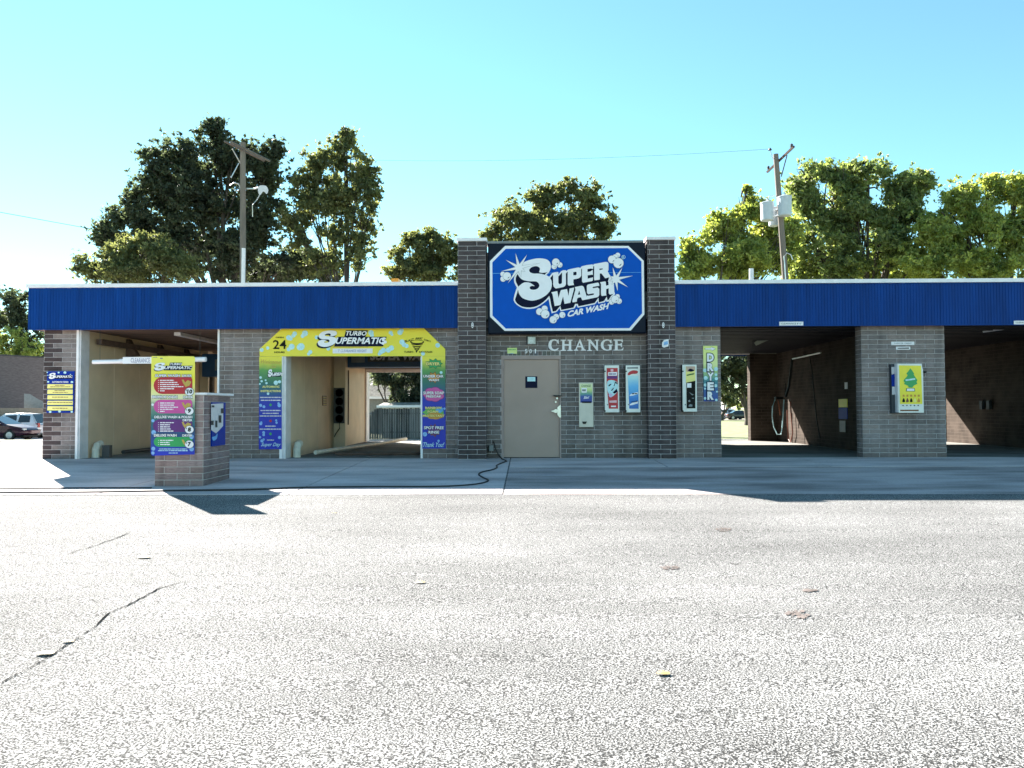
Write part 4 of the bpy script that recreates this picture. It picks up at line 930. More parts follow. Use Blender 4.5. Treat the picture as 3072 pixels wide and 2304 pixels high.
flat([[(1832, 1107), (1840, 1107), (1840, 1115), (1832, 1115)]], f2(2), 'label_panel', mat('ink_rose', (.75, .45, .5), .4), v1)
v2, f3 = vend_box('vending_machine', 'white-framed vending box with a blue front, right one beside the dark pillar', 1877.5, 1096, 1920.5, 1237, .17, M_BOXW)
rv2 = ramp_mat('vend_ramp', [(0, (.02, .12, .42)), (.3, (.02, .20, .62)), (.6, (.12, .45, .80)), (.78, (.45, .72, .78)), (1, (.75, .80, .80))], P(1900, 1226, -.17).z, P(1900, 1100, -.17).z)
flat([[(1883, 1127), (1915, 1127), (1916, 1226), (1888, 1226), (1886, 1180)]], f3(1), 'machine_label', rv2, v2)
flat([smooth([(1883, 1124), (1886, 1117), (1898, 1111), (1910, 1112), (1914, 1116), (1909, 1121), (1896, 1122), (1887, 1126)], 3)], f3(1), 'car_picture', M_RED, v2)
flat([[(1882, 1102), (1914, 1101), (1914, 1106), (1882, 1106)]], f3(1), 'label_panel', M_GRAY, v2)
for yy in (1180, 1208): flat([[(1889, yy + 5), (1897, yy), (1913, yy - 4), (1914, yy + 2), (1898, yy + 7), (1890, yy + 8)]], f3(2), 'arrow_label', M_INKW, v2); 
text('VACUUM', 1894, 1204, 1912, 1209, f3(3), 'word', M_INKN, v2, bold=.02, rise=3); greek(1896, 1912, 1181, 3, f3(3), M_INKN, v2)
v3, f4 = vend_box('vending_machine', 'white-framed vending box with yellow top and black front, right of the second pillar', 2047.5, 1094, 2090.5, 1235, .17, M_BOXW)
flat([[(2057, 1099), (2085.5, 1099), (2086, 1142), (2058, 1148)]], f4(1), 'machine_label', M_PALEY, v3)
flat([[(2058, 1099), (2085, 1099), (2085, 1110), (2060, 1116)]], f4(2), 'label_panel', mat('ink_salmon', (.6, .38, .3), .4), v3)
flat([smooth([(2064, 1112), (2069, 1106), (2078, 1108), (2083, 1112), (2072, 1115)], 3)], f4(3), 'car_picture', M_INKN, v3)
flat([[(2060, 1124), (2083, 1119), (2083, 1123), (2060, 1128)]], f4(2), 'label_panel', M_DKGREEN, v3)
flat([[(2059, 1148), (2086, 1142), (2086, 1225), (2060, 1225)]], f4(2), 'machine_window', M_INKB, v3)
flat([[(2061, 1150), (2074, 1149), (2074, 1163), (2061, 1163)]], f4(3), 'label_panel', M_INKW, v3)
for pts in ([(2067, 1176), (2076, 1182), (2082, 1184), (2076, 1186)], [(2064, 1202), (2070, 1199), (2071, 1206), (2066, 1206)], [(2065, 1218), (2070, 1212), (2077, 1214), (2077, 1220), (2067, 1220)], [(2074, 1194), (2083, 1193), (2080, 1197)]):
    flat([pts], f4(3), 'goods_picture', M_INKG, v3)
for t_, f_, xx in ((v1, f2, 1815), (v2, f3, 1878.5), (v3, f4, 2048.5)):
    for yy in (1114, 1233): MB().lathe(f_(0)(xx, yy), [(0, -.014), (.016, -.014), (.016, 0.02)], 8, 'y').part('lock', M_BLACK, t_)
    MB().lathe(f_(0)(xx + 7.5, 1214), [(0, -.006), (.014, -.006), (.014, .002)], 8, 'y').part('coin_button', M_GRAY, t_)

# DRYER sign
DY_ = -.03
dry = thing('dryer_sign', 'tall yellow to blue sign reading DRYER with an arrow pointing into the third bay', 'sign', (P(2131, 1203, DY_).x, DY_, P(2131, 1203, DY_).z))
pbox(2110.5, 1037.5, 2153, 1204, -.008, .022).part('sign_board', ramp_mat('dryer_ramp', [(0, (.01, .04, .32)), (.25, (.02, .10, .32)), (.45, (.05, .25, .25)), (.6, (.45, .60, .22)), (.72, (.78, .80, .35)), (1, (.78, .80, .25))], P(2131, 1204).z, P(2131, 1038).z), dry)
fd = lambda k: plane(DY_ - .003 * k)
for l_, y0, y1 in (('D', 1060, 1085), ('R', 1089, 1114), ('Y', 1117.5, 1142), ('E', 1146.5, 1171), ('R', 1174.5, 1199.5)):
    v, f = text2d(l_, .11, 0, 3); mb = MB(); mb.add([fd(3)(2119.3 + u * 24.5, y1 + 2 - t * (y1 - y0 + 4)) for u, t in v], f); mb.part('letter_outline', M_INKN, dry)
    text(l_, 2122 if l_ != 'D' else 2121, y0, 2141.5, y1, fd(4), 'letter', M_INKW, dry, bold=.06, res=3)
ar = [(2115, 1045), (2134, 1044.5), (2134, 1041), (2147, 1046.5), (2135, 1052.5), (2135, 1049), (2115, 1048.5)]
flat([[(2131 + (x - 2131) * 1.06, 1046.7 + (y - 1046.7) * 1.2) for x, y in ar]], fd(1), 'arrow_outline', M_INKN, dry); flat([ar], fd(2), 'arrow', M_INKW, dry)
for x, y, q in ((2117, 1134, 6), (2148, 1124, 4), (2149, 1136, 5), (2116, 1155, 5), (2147, 1157, 5), (2115, 1166, 3), (2151, 1175, 3), (2115, 1195, 4), (2115, 1111, 6), (2148, 1107, 6), (2149, 1200, 4)):
    flat([disc(x, y, q, 12)], fd(1), 'bubble', M_BUB, dry)

# air freshener machine on the pier between bays 3 and 4
AY = -.22
afm = thing('air_freshener_machine', 'yellow fragrance machine with a green tree picture on the pier between the right bays', 'vending machine', (P(2732, 1238, AY).x, AY / 2, P(2732, 1238, AY).z))
B(P(2672, 1200, -.05).x, P(2693, 1200, -.05).x, -.10, -.008, P(2700, 1240, -.1).z, P(2700, 1092, -.1).z).part('side_box', mat('navy_box', (.035, .045, .06), .5), afm, label='narrow dark side box with printed labels')
fs = plane(-.105)
flat([[(2674, 1101), (2690, 1101), (2690, 1119), (2675, 1124)]], fs, 'box_label', M_GUARD, afm); flat([[(2674, 1125), (2691, 1120), (2691, 1158), (2675, 1159)]], fs, 'box_label', M_DBLUE, afm); flat([[(2676, 1160), (2691, 1160), (2691, 1184), (2676, 1184)]], fs, 'box_label', M_GUARD, afm)
B(P(2693, 1200, AY).x, P(2769, 1200, AY).x, AY + .012, -.008, P(2730, 1237, AY).z, P(2730, 1091, AY).z).part('machine_case', M_GUARD, afm)
MB().prism([(2692.5, 1091), (2764, 1092), (2769, 1110), (2771.5, 1238), (2696, 1238)], plane(AY), plane(AY + .011)).part('machine_front', M_BOXW, afm)
fa = lambda k: plane(AY - .003 * k)
flat([[(2697, 1096), (2763, 1097), (2767, 1212), (2700, 1212)]], fa(1), 'machine_label', M_YEL, afm)
AF = lambda l: [(2640 + x / 5.925, 1000 + y / 5.925) for x, y in l]
flat([AF([(540, 622), (570, 660), (590, 690), (607, 720), (600, 735), (635, 790), (665, 830), (650, 865), (665, 895), (600, 930), (575, 965), (510, 965), (495, 930), (430, 905), (428, 885), (440, 875), (418, 850), (425, 825), (475, 770), (490, 745), (468, 715), (490, 690), (515, 655)])], fa(2), 'tree_picture', M_GREEN, afm)
flat([AF([(450, 820), (625, 795), (625, 825), (458, 848)])], fa(3), 'tree_band', M_BUB, afm)
flat([AF([(470, 975), (615, 975), (625, 1032), (458, 1032)])], fa(2), 'base_rim', M_DKGREEN, afm); flat([AF([(482, 982), (605, 982), (612, 1024), (472, 1024)])], fa(3), 'base_plate', M_INKW, afm)
for i in range(5):
    x = 2711 + i * 11.3
    flat([smooth([(x - 4, 1206), (x - 3, 1199), (x, 1194), (x + 3, 1199), (x + 4, 1206)], 2)], fa(2), 'goods_picture', (M_INKB, M_BROWN, M_INKB, M_PALEY, M_ORNG)[i], afm)
    flat([[(x - 3, 1184), (x + 3, 1184), (x + 3, 1190), (x - 3, 1190)]], fa(2), 'goods_label', M_ORNG, afm)
    MB().lathe(fa(0)(x - 2, 1216.5), [(0, -.012), (.012, -.012), (.012, .002)], 8, 'y').part('coin_button', M_BLACK, afm)
pbox(2701, 1229, 2756, 1233.5, AY + .001, .004).part('dispense_slot', M_BROWN, afm)
MB().lathe(P(2774, 1116, -.05), [(0, -.05), (.022, -.05), (.022, .04)], 8, 'y').part('lock', M_BLACK, afm)
for x0, y0, x1, y1, lb, s_ in ((2674, 1025, 2743, 1035, 'long white printed plate high on the pier between the right bays', 'CASH OR CREDIT'), (2688.5, 1040, 2731, 1049, 'short white plate with a black bar just below the longer plate', None)):
    t_ = thing('wall_plate', lb, 'sign', (P((x0 + x1) / 2, y1).x, -.01, P(x0, y1).z)); pbox(x0, y0, x1, y1, -.008, .01).part('plate', M_WHITE, t_)
    if s_: text(s_, x0 + 8, y0 + 3, x1 - 8, y1 - 3, plane(-.021), 'word', M_INKG, t_, bold=.02)
    else: flat([[(2693, 1043.5), (2727, 1042.5), (2727, 1046), (2693, 1046)]], plane(-.021), 'bar', M_INKB, t_)
for x0, y0, x1, y1, lb in ((2338, 965, 2410, 976.5, 'white clearance plate at the lower edge of the fascia above the third bay'), (3042, 962, 3112, 973, 'white clearance plate on the fascia at the right edge of the photo')):
    t_ = thing('clearance_plate', lb, 'sign', (P((x0 + x1) / 2, y1, FY).x, FY, P(x0, y1, FY).z), 'clearance plates on the blue fascia')
    pbox(x0, y0, x1, y1, FY - .003, .01).part('plate', M_WHITE, t_)
    text('CLEARANCE 8\' 6"', x0 + 5, y0 + 3, x1 - 5, y1 - 3, plane(FY - .016), 'word', M_INKG, t_, bold=.015)
for px_, lb in ((1417.3, 'white two-hole porcelain hook on the left pillar'), (1990, 'white two-hole porcelain hook on the right pillar')):
    yy = 975.5; loops = [smooth([(px_, yy - 9), (px_ + 3, yy - 5), (px_ + 3.4, yy), (px_ + 3, yy + 5), (px_, yy + 9), (px_ - 3, yy + 5), (px_ - 3.4, yy), (px_ - 3, yy - 5)], 2)]
    t_ = thing('wall_hook', lb, 'hook', (P(px_, yy, -.32).x, -.32, P(px_, yy + 9, -.3).z), 'porcelain hooks on the pillars')
    MB().prism(loops[0], plane(-.345), plane(-.307)).part('hook_body', M_WHITE, t_)
    for dy in (-3.4, 3.4): flat([disc(px_, yy + dy, 1.5, 8)], plane(-.348), 'hook_hole', M_INKB, t_)
tl = thing('tilted_label', 'small tilted white and blue plate on the right pillar', 'sign', (P(1997, 1043, -.33).x, -.33, P(1997, 1043, -.33).z))
MB().prism([(1992, 1020), (2005.5, 1017), (2006.5, 1030), (2005, 1039), (1992, 1043), (1986, 1040), (1986, 1028)], plane(-.34), plane(-.308)).part('plate', M_WHITE, tl)
flat([[(1992, 1026), (2003, 1023), (2004, 1033), (1991, 1036)]], plane(-.343), 'label_panel', M_BUBB, tl)

# power socket, hoses and cord on the apron
ob = thing('outlet_box', 'gray outdoor socket box low on the wall between left pillar and door', 'socket', (P(1473, 1354).x, 0, P(1473, 1354).z))
pbox(1468, 1336, 1480, 1353, -.008, .09).part('box_cover', M_GRAY, ob); pbox(1464, 1338, 1468, 1355, -.01, .05).part('box_side', M_BLACK, ob)
def gpath(pts, h=.012):
    out = []
    for x, y in pts: g = G(x, y); out.append(Vector((g.x, g.y, gz(g.y) + h)))
    q = []
    for i in range(len(out) - 1):
        p0, p1, p2, p3 = out[max(i - 1, 0)], out[i], out[i + 1], out[min(i + 2, len(out) - 1)]
        for j in range(5): t = j / 5; q.append(.5 * (2 * p1 + (p2 - p0) * t + (2 * p0 - 5 * p1 + 4 * p2 - p3) * t * t + (3 * p1 - p0 - 3 * p2 + p3) * t ** 3))
    return q + [out[-1]]
wall_bit = [P(1480.5, 1325, -.06), P(1487, 1348, -.07), P(1496, 1366, -.08)]
MB().tube([Vector((P(1480, 1325).x, 0, P(1480, 1325).z))] + wall_bit + gpath([(1507, 1379), (1519, 1385), (1505, 1391), (1490, 1398), (1491, 1404), (1478, 1411), (1450, 1417), (1436, 1425), (1450, 1435), (1465, 1443), (1452, 1450), (1425, 1455), (1380, 1459), (1300, 1462), (1100, 1462.5), (900, 1465), (800, 1470)]), .014, 7).solo('black_hose', 'black hose winding from the wall beside the door out along the apron edge', 'hose', M_BLACK)
MB().tube(gpath([(800, 1470), (690, 1473), (500, 1475), (300, 1478), (100, 1479.5), (-120, 1481)], .014), .016, 7).solo('hose', 'thick dark hose along the apron edge running out of frame at lower left, nearer one', 'hose', M_BLACK)
MB().tube(gpath([(455, 1466), (300, 1466), (100, 1467.5), (-120, 1469)], .012), .012, 7).solo('hose', 'thin dark hose running left from the pay station, farther of the two', 'hose', M_BLACK)

# ------------------------------------------------------------------ inside the bays
def part_at(name, label, cat, mb, m, group=None): return mb.solo(name, label, cat, m, group)
# bay 1: rail with brackets on the left wall
rl = thing('wall_rail', 'rusty steel rail with brackets along the cream wall of the first bay', 'rail', (-9.7, 4, 2.3))
B(-9.72, -9.6, .5, 7.4, 2.56, 2.68).part('rail_beam', M_RUST, rl)
for yy in (1.9, 3.5, 5.1, 6.6):
    MB().prism([(0, 2.8), (.05, 2.8), (.12, 2.62), (.22, 2.4), (.1, 2.38), (.06, 2.22), (0, 2.2)], lambda x, z: (-9.79 + x * 1.3, yy, z), lambda x, z: (-9.79 + x * 1.3, yy + .16, z)).part('bracket', M_RUST, rl)
B(-8.0, -7.85, .6, 3.2, 2.76, 2.835).solo('strip_light', 'unlit strip light under the ceiling of the first bay', 'lamp', M_GUARD)
fl = B(-9.45, -8.0, 5.3, 5.9, 2.05, 2.62)
ga = thing('wash_gantry', 'dark blue wash machine beam inside the first bay behind the pay station', 'wash machine', (-7.6, 5.6, 2.0), 'wash gantries in the left bays')
B(-9.35, -6.0, 5.3, 5.9, 2.02, 2.68).part('gantry_beam', mat('gantry_blue', (.008, .06, .17), .4), ga)
B(-8.95, -8.55, 5.24, 5.299, 2.2, 2.52).part('gantry_panel', M_GRAY, ga)
B(-9.2, -9.1, 5.45, 5.6, .0, 2.02).part('gantry_leg', M_RUST, ga)
gb = thing('wash_gantry', 'dark blue wash machine beam reading SUPER WASH inside the second bay', 'wash machine', (-3.4, 5.0, 2.1), 'wash gantries in the left bays')
GY = 4.55
gx0 = P(1022, 1090, GY).x
MB().prism([(gx0, 2.95 - .2), (-1.98, 2.75), (-1.98, P(1100, 1101, GY).z), (gx0 + .12, P(1100, 1101, GY).z), (gx0, P(1100, 1088, GY).z)], lambda x, z: (x, GY, z), lambda x, z: (x, GY + .7, z)).part('gantry_beam', mat('gantry_blue', (.008, .06, .17), .4), gb)
fg = plane(GY - .012)
pbox(1054, 1040, 1094, 1087.5, GY, .01).part('gantry_panel', M_GRAY, gb); pbox(1103, 1040, 1330, 1085, GY, .01).part('gantry_panel', mat('gantry_panel', (.05, .05, .05), .5), gb)
text('SUPER WASH', 1110, 1056, 1300, 1081, plane(GY - .014), 'letter_row', M_GUARD, gb, bold=.05, shear=.2)
B(P(1043, 1200, 5.5).x, P(1046, 1200, 5.5).x, 5.5, 5.55, .62, 2.2).part('gantry_leg', M_RUST, gb)
B(-5.245, -4.93, 4.2, 4.45, .0, 2.83).part('pilaster', M_CREAM2, bld); B(-9.795, -9.55, 6.2, 6.5, .0, 2.83).part('pilaster', M_CREAM2, bld)
pnl = thing('light_panel', 'tall black panel of four round lamps on the pilaster in the second bay', 'lamp panel', (P(1017, 1270, 4.15).x, 4.15, P(1017, 1270, 4.15).z))
pbox(1001, 1163.5, 1033, 1270, 4.19, .05).part('panel_case', M_DKGRAY, pnl)
for i in range(4): MB().lathe(P(1018, 1178 + i * 26, 4.14), [(0, 0), (.1, 0), (.11, -.012), (.1, .0)], 16, 'y').part('lamp_disc', M_INKB, pnl)
MB().tube([P(1018, 1270, 4.1), P(1019, 1285, 4.05), P(1008, 1300, 4.1), P(1003, 1310, 4.15)], .012, 6).part('cable', M_BLACK, pnl)
ws = thing('wall_sign', 'small worn notice on the cream wall deep in the second bay', 'sign', (-5.22, PX(975, 1218, -5.22).y, PX(975, 1218, -5.22).z))
q0, q1 = PX(969, 1200, -5.23), PX(980, 1200, -5.23)
B(-5.246, -5.23, q0.y, q1.y, PX(975, 1217, -5.23).z, PX(975, 1187, -5.23).z).part('notice_board', M_BROWN, ws)
for k in range(4): B(-5.229, -5.226, q0.y + .03, q1.y - .03, PX(975, 1215 - 7 * k, -5.23).z, PX(975, 1212 - 7 * k, -5.23).z).part('print_line', M_GOLD, ws)
for x, yb_ in ((-5.12, 0), (-9.66, 0)):
    MB().tube([(x, .42, 0), (x, .42, .18), (x, .48, .27), (x, .62, .3)], .085, 10).solo('pipe_bend', 'fat cream pipe bend rising from the floor at the mouth of the %s bay' % ('second' if x > -7 else 'first'), 'pipe', M_PVC, 'pipe bends in the left bays')
MB().tube([(-4.75, .6, .1), (-4.4, 3, .1), (-4.1, 5, .1), (-3.75, 7.3, .14)], .05, 8).solo('guide_rail', 'long pale tyre guide pipe on the floor of the second bay', 'pipe', M_PVC)
MB().tube([(-9.3, .9, .1), (-9.0, 4.0, .12), (-8.8, 7, .14)], .045, 8).solo('guide_rail', 'dark tyre guide pipe on the floor of the first bay', 'pipe', M_DKGRAY)
MB().tube([(-4.3, .62, .06), (-2.3, .7, .06)], .035, 8).solo('floor_pipe', 'low dark pipe across the floor at the mouth of the second bay', 'pipe', M_RUST)
B(-9.5, -9.33, .38, .5, 0, .28).solo('floor_box', 'small dark box on the floor at the mouth of the first bay', 'box', M_DKGRAY)
# bay 3
bm = thing('hose_boom', 'thin steel hose boom high in the third bay with black hoses', 'hose boom', (7.3, 6, 1.9))
WX = 8.148
bp1, bp2 = Vector((7.55, 5.2, P(2377, 1077, 5.2).z)), P(2462, 1058, 2.6)
MB().tube([P(2377, 1077, 5.2), P(2462, 1058, 3.2)], .022, 8).part('boom_arm', M_STEEL, bm)
MB().tube([P(2377, 1077, 5.2), P(2372, 1120, 5.2), P(2367, 1160, 5.3), P(2357, 1190, 5.4)], .035, 8).part('boom_hose', M_BLACK, bm)
MB().tube([P(2410, 1062, 4.3), P(2428, 1068, 4.2), P(2436, 1110, 4.1), P(2442, 1180, 4.0), P(2450, 1260, 4.0), P(2460, 1316, 3.9)], .016, 8).part('boom_hose', M_BLACK, bm)
MB().tube([PX(2356, 1190, WX - .06), PX(2357, 1150, WX - .06)], .02, 6).part('wall_bracket', M_BLACK, bm)
MB().tube([P(2325, 1199, 6.6), P(2317.5, 1220, 6.5), P(2316.5, 1250, 6.5), P(2321, 1280, 6.5), P(2332, 1303, 6.4), P(2343, 1303, 6.4), P(2347, 1280, 6.5), P(2350, 1235, 6.5), P(2352, 1199, 6.6)], .016, 8).solo('pressure_hose', 'pale hose hanging in a long loop in the third bay', 'hose', M_BUB)
MB().tube([PX(2362, 1230, WX - .1), PX(2363, 1275, WX - .09), PX(2366, 1318, WX - .08), PX(2372, 1326, WX - .08), PX(2378, 1300, WX - .08), PX(2374, 1250, WX - .09), PX(2371, 1205, WX - .1)], .02, 8).solo('wash_hose', 'reddish hose hanging in a loop against the sunlit wall of the third bay', 'hose', mat('hose_red', (.16, .05, .03), .5))
wd_ = thing('wand_holder', 'dark wand holder on the rear of the third bay above the pale hose', 'bracket', (P(2335, 1215, 6.9).x, 6.9, P(2335, 1215, 6.9).z))
pbox(2327, 1190, 2350, 1198, 7.0, .15).part('holder_box', M_INKB, wd_)
MB().tube([P(2334, 1200, 6.9), P(2338, 1222, 6.9), P(2341, 1245, 6.9)], .02, 7).part('wand', M_BROWN, wd_)
fx = thing('ceiling_heater', 'pale folded metal heater hanging from the ceiling of the third bay', 'heater', (P(2290, 1015, 3.5).x, 3.5, 2.6))
MB().prism([(2262, 1028), (2268, 1037), (2300, 1023), (2318, 1018), (2318, 1011), (2300, 1012), (2270, 1022)], plane(3.4), plane(3.9)).part('reflector', mat('dull_steel', (.3, .3, .3), .4, metal=.5), fx)
MB().prism([(2246, 1000), (2264, 998), (2264, 1018), (2248, 1016)], plane(3.4), plane(3.7)).part('burner_box', M_GRAY, fx)
MB().tube([(P(2258, 1000, 3.5).x, 3.5, 2.55), (P(2258, 1000, 3.5).x, 3.5, 2.83)], .01, 6).part('hanger', M_DKGRAY, fx)
wq = thing('bay_instructions', 'yellow and blue instruction sign on the dark wall inside the third bay', 'sign', (WX - .02, PX(2530, 1258, WX).y, PX(2530, 1258, WX).z))
def side_rect(x0, y0, x1, y1, X, d=.012):
    a, b = PX(x0, (y0 + y1) / 2, X), PX(x1, (y0 + y1) / 2, X); za, zb2 = PX((x0 + x1) / 2, y1, X).z, PX((x0 + x1) / 2, y0, X).z
    return B(X - d, X, a.y, b.y, za, zb2)
side_rect(2517, 1197, 2543, 1222, WX).part('sign_top', M_YEL, wq); side_rect(2517, 1223, 2543, 1257, WX).part('sign_bottom', M_DBLUE, wq)
side_rect(2520, 1262, 2537, 1296, WX).solo('bay_notice', 'small gray notice below the instruction sign inside the third bay', 'sign', M_GRAY)
side_rect(2535, 1147, 2543, 1167, WX).solo('timer_box', 'small white box above the instruction sign inside the third bay', 'box', M_WHITE)
MB().tube([P(2948, 992, 1.2), P(3045, 978, .9)], .05, 6).solo('strip_light', 'pale unlit strip light under the ceiling of the rightmost bay', 'lamp', M_GUARD)
for px_ in (2949, 2970):
    q = PX(px_, 1215, 13.0); B(12.93, 13.018, q.y - .06, q.y + .06, q.z - .12, q.z + .12).solo('wall_box', 'small dark fixture on the brick wall of the right bay, %s one' % ('farther' if px_ == 2949 else 'nearer'), 'fixture', M_DKGRAY, 'fixtures in the right bay')

# roof bits
MB().tube([P(2254, 848, 4), P(2254, 806, 4)], .06, 10).solo('vent_pipe', 'gray vent pipe on the roof left of the leaning pole', 'pipe', M_TRANS)
MB().box(P(1174, 840, 3).x, P(1195, 840, 3).x, 3, 3.3, 3.6, P(1184, 835, 3).z).solo('roof_cap', 'small orange cap on the roof left of the tower', 'roof vent', M_ORNG)

# ------------------------------------------------------------------ utility poles and wires
def cyl(p0, p1, r0, r1=None, seg=12): return MB().tube([p0, p1], [r0, r1 or r0], seg)
Y1 = 19.5
b1 = P(731, 840, Y1); p1t = P(729, 428, Y1)
po1 = thing('utility_pole', 'weathered utility pole with double crossarm and street lamp before the big left tree', 'utility pole', (b1.x, Y1, gz(Y1)), 'utility poles behind the building')
cyl((b1.x + .02, Y1, gz(Y1)), p1t, .17, .13).part('pole_shaft', M_POLE, po1)
cyl((b1.x - .02, Y1 - .17, gz(Y1)), P(731, 745, Y1 - .17), .09).part('conduit', M_WHITE, po1)
for dx, dz in ((0, 0), (.28, -.02)):
    a_ = P(674, 424, Y1 - 1.2); bq = P(792, 482, Y1 + 1.4)
    MB().tube([a_ + Vector((dx, 0, dz)), bq + Vector((dx, 0, dz))], .058, 4).part('crossarm', M_POLE, po1)
cyl(P(697, 447, Y1 - .6), P(724, 495, Y1), .025).part('arm_brace', M_STEEL, po1)
cyl(P(716, 490, Y1 - .1), P(693, 533, Y1 - .3), .025).part('arm_brace', M_STEEL, po1)
MB().tube([P(740, 566, Y1), P(762, 566, Y1 - .2), P(775, 563, Y1 - .3)], .04, 8).part('lamp_arm', M_STEEL, po1)
MB().prism(smooth([(775, 560), (784, 556), (798, 558), (805, 570), (800, 582), (790, 574), (780, 586), (774, 574)], 3), plane(Y1 - .5), plane(Y1 - .15)).part('street_lamp_head', M_GUARD, po1)
MB().tube([P(782, 580, Y1 - .3), P(772, 598, Y1 - .3), P(757, 615, Y1 - .3), P(758, 650, Y1 - .2)], .02, 6).part('lamp_wire', M_STEEL, po1)
MB().tube([P(690, 557, Y1), P(702, 548, Y1), P(716, 552, Y1), P(722, 566, Y1), P(712, 575, Y1), P(700, 566, Y1)], .03, 6).part('insulator_bracket', M_STEEL, po1)
Y2 = 21.5
b2 = P(2356, 838, Y2); p2t = P(2327, 463, Y2)
po2 = thing('utility_pole', 'leaning utility pole carrying three gray transformers before the right tree', 'utility pole', (b2.x + .25, Y2, gz(Y2)), 'utility poles behind the building')
dirn = (b2 - p2t); foot = b2 + dirn * ((b2.z - gz(Y2)) / -dirn.z)
cyl(foot, p2t, .19, .13).part('pole_shaft', M_POLE, po2)
MB().tube([P(2302, 516, Y2 + 1.6), P(2381, 440, Y2 - 1.7)], .07, 4).part('crossarm', M_RUST, po2)
cyl(P(2361, 466, Y2 - .8), P(2344, 530, Y2), .025).part('arm_brace', M_RUST, po2)
for x, y in ((2375, 437, ), (2305, 503)):
    MB().lathe(P(x, y + 5, Y2 - (1.4 if x > 2350 else -1.5)), [(.03, 0), (.09, .03), (.05, .08), (.08, .12), (.0, .2)], 8).part('insulator', M_DKGRAY, po2)
cyl(P(2318, 476, Y2), P(2310, 450, Y2), .02).part('top_pin', M_STEEL, po2); MB().lathe(P(2310, 452, Y2), [(.03, 0), (.1, .03), (.06, .1), (0, .16)], 8).part('insulator', M_DKGRAY, po2)
for (x0, y0, x1, y1, dy) in ((2282, 606, 2321, 664, -.1), (2334, 588, 2375, 650, -.35), (2306, 622, 2338, 680, .5)):
    c = P((x0 + x1) / 2, y1 - 2, Y2 + dy); r = (P(x1, y1, Y2 + dy).x - P(x0, y1, Y2 + dy).x) / 2; h = P(x0, y0, Y2 + dy).z - c.z
    mb = MB(); mb.smooth = False; mb.lathe(c, [(0, 0), (r * .9, 0), (r * .95, .04), (r, h * .9), (r * 1.04, h * .9), (r * 1.04, h * .95), (r * .7, h), (0, h)], 20)
    tr = mb.part('transformer', M_TRANS, po2)
    cyl(c + Vector((0, 0, h)), c + Vector((0, 0, h + .2)), .04).part('bushing', M_STEEL, tr)
cyl(P(2322, 630, Y2), P(2345, 625, Y2), .05).part('transformer_bracket', M_STEEL, po2); cyl(P(2322, 650, Y2), P(2345, 640, Y2), .05).part('transformer_bracket', M_STEEL, po2)
MB().tube([P(2304, 604, Y2), P(2307, 588, Y2), P(2330, 587, Y2)], .02, 6).part('jumper_wire', M_STEEL, po2)
MB().tube([P(2357, 838, Y2 - .2), P(2354, 790, Y2 - .2), P(2352, 770, Y2 - .2), P(2360, 759, Y2 - .2), P(2372, 764, Y2 - .2), P(2378, 780, Y2 - .2)], .03, 6).part('service_cable', M_STEEL, po2)
def wire(a, b, sag, r, label):
    q = []
    for i in range(15):
        t = i / 14; p = a.lerp(b, t); p.z -= sag * 4 * t * (1 - t); q.append(p)
    MB().tube(q, r * .5, 5, False).solo('overhead_wire', label, 'wire', mat('wire_black', (.01, .01, .01), 1.0, .05, spec=0), 'overhead wires')
wire(P(-200, 600, 20), P(330, 697, 34), 0, .03, 'thin wire coming in from the left edge to the trees')
wire(P(2310, 447, Y2), P(1100, 480, 30), .25, .012, 'long faint wire from the leaning pole across the sky')
wire(P(330, 697, 34), P(724, 740, Y1), .2, .012, 'wire crossing the big left tree to the nearer pole')

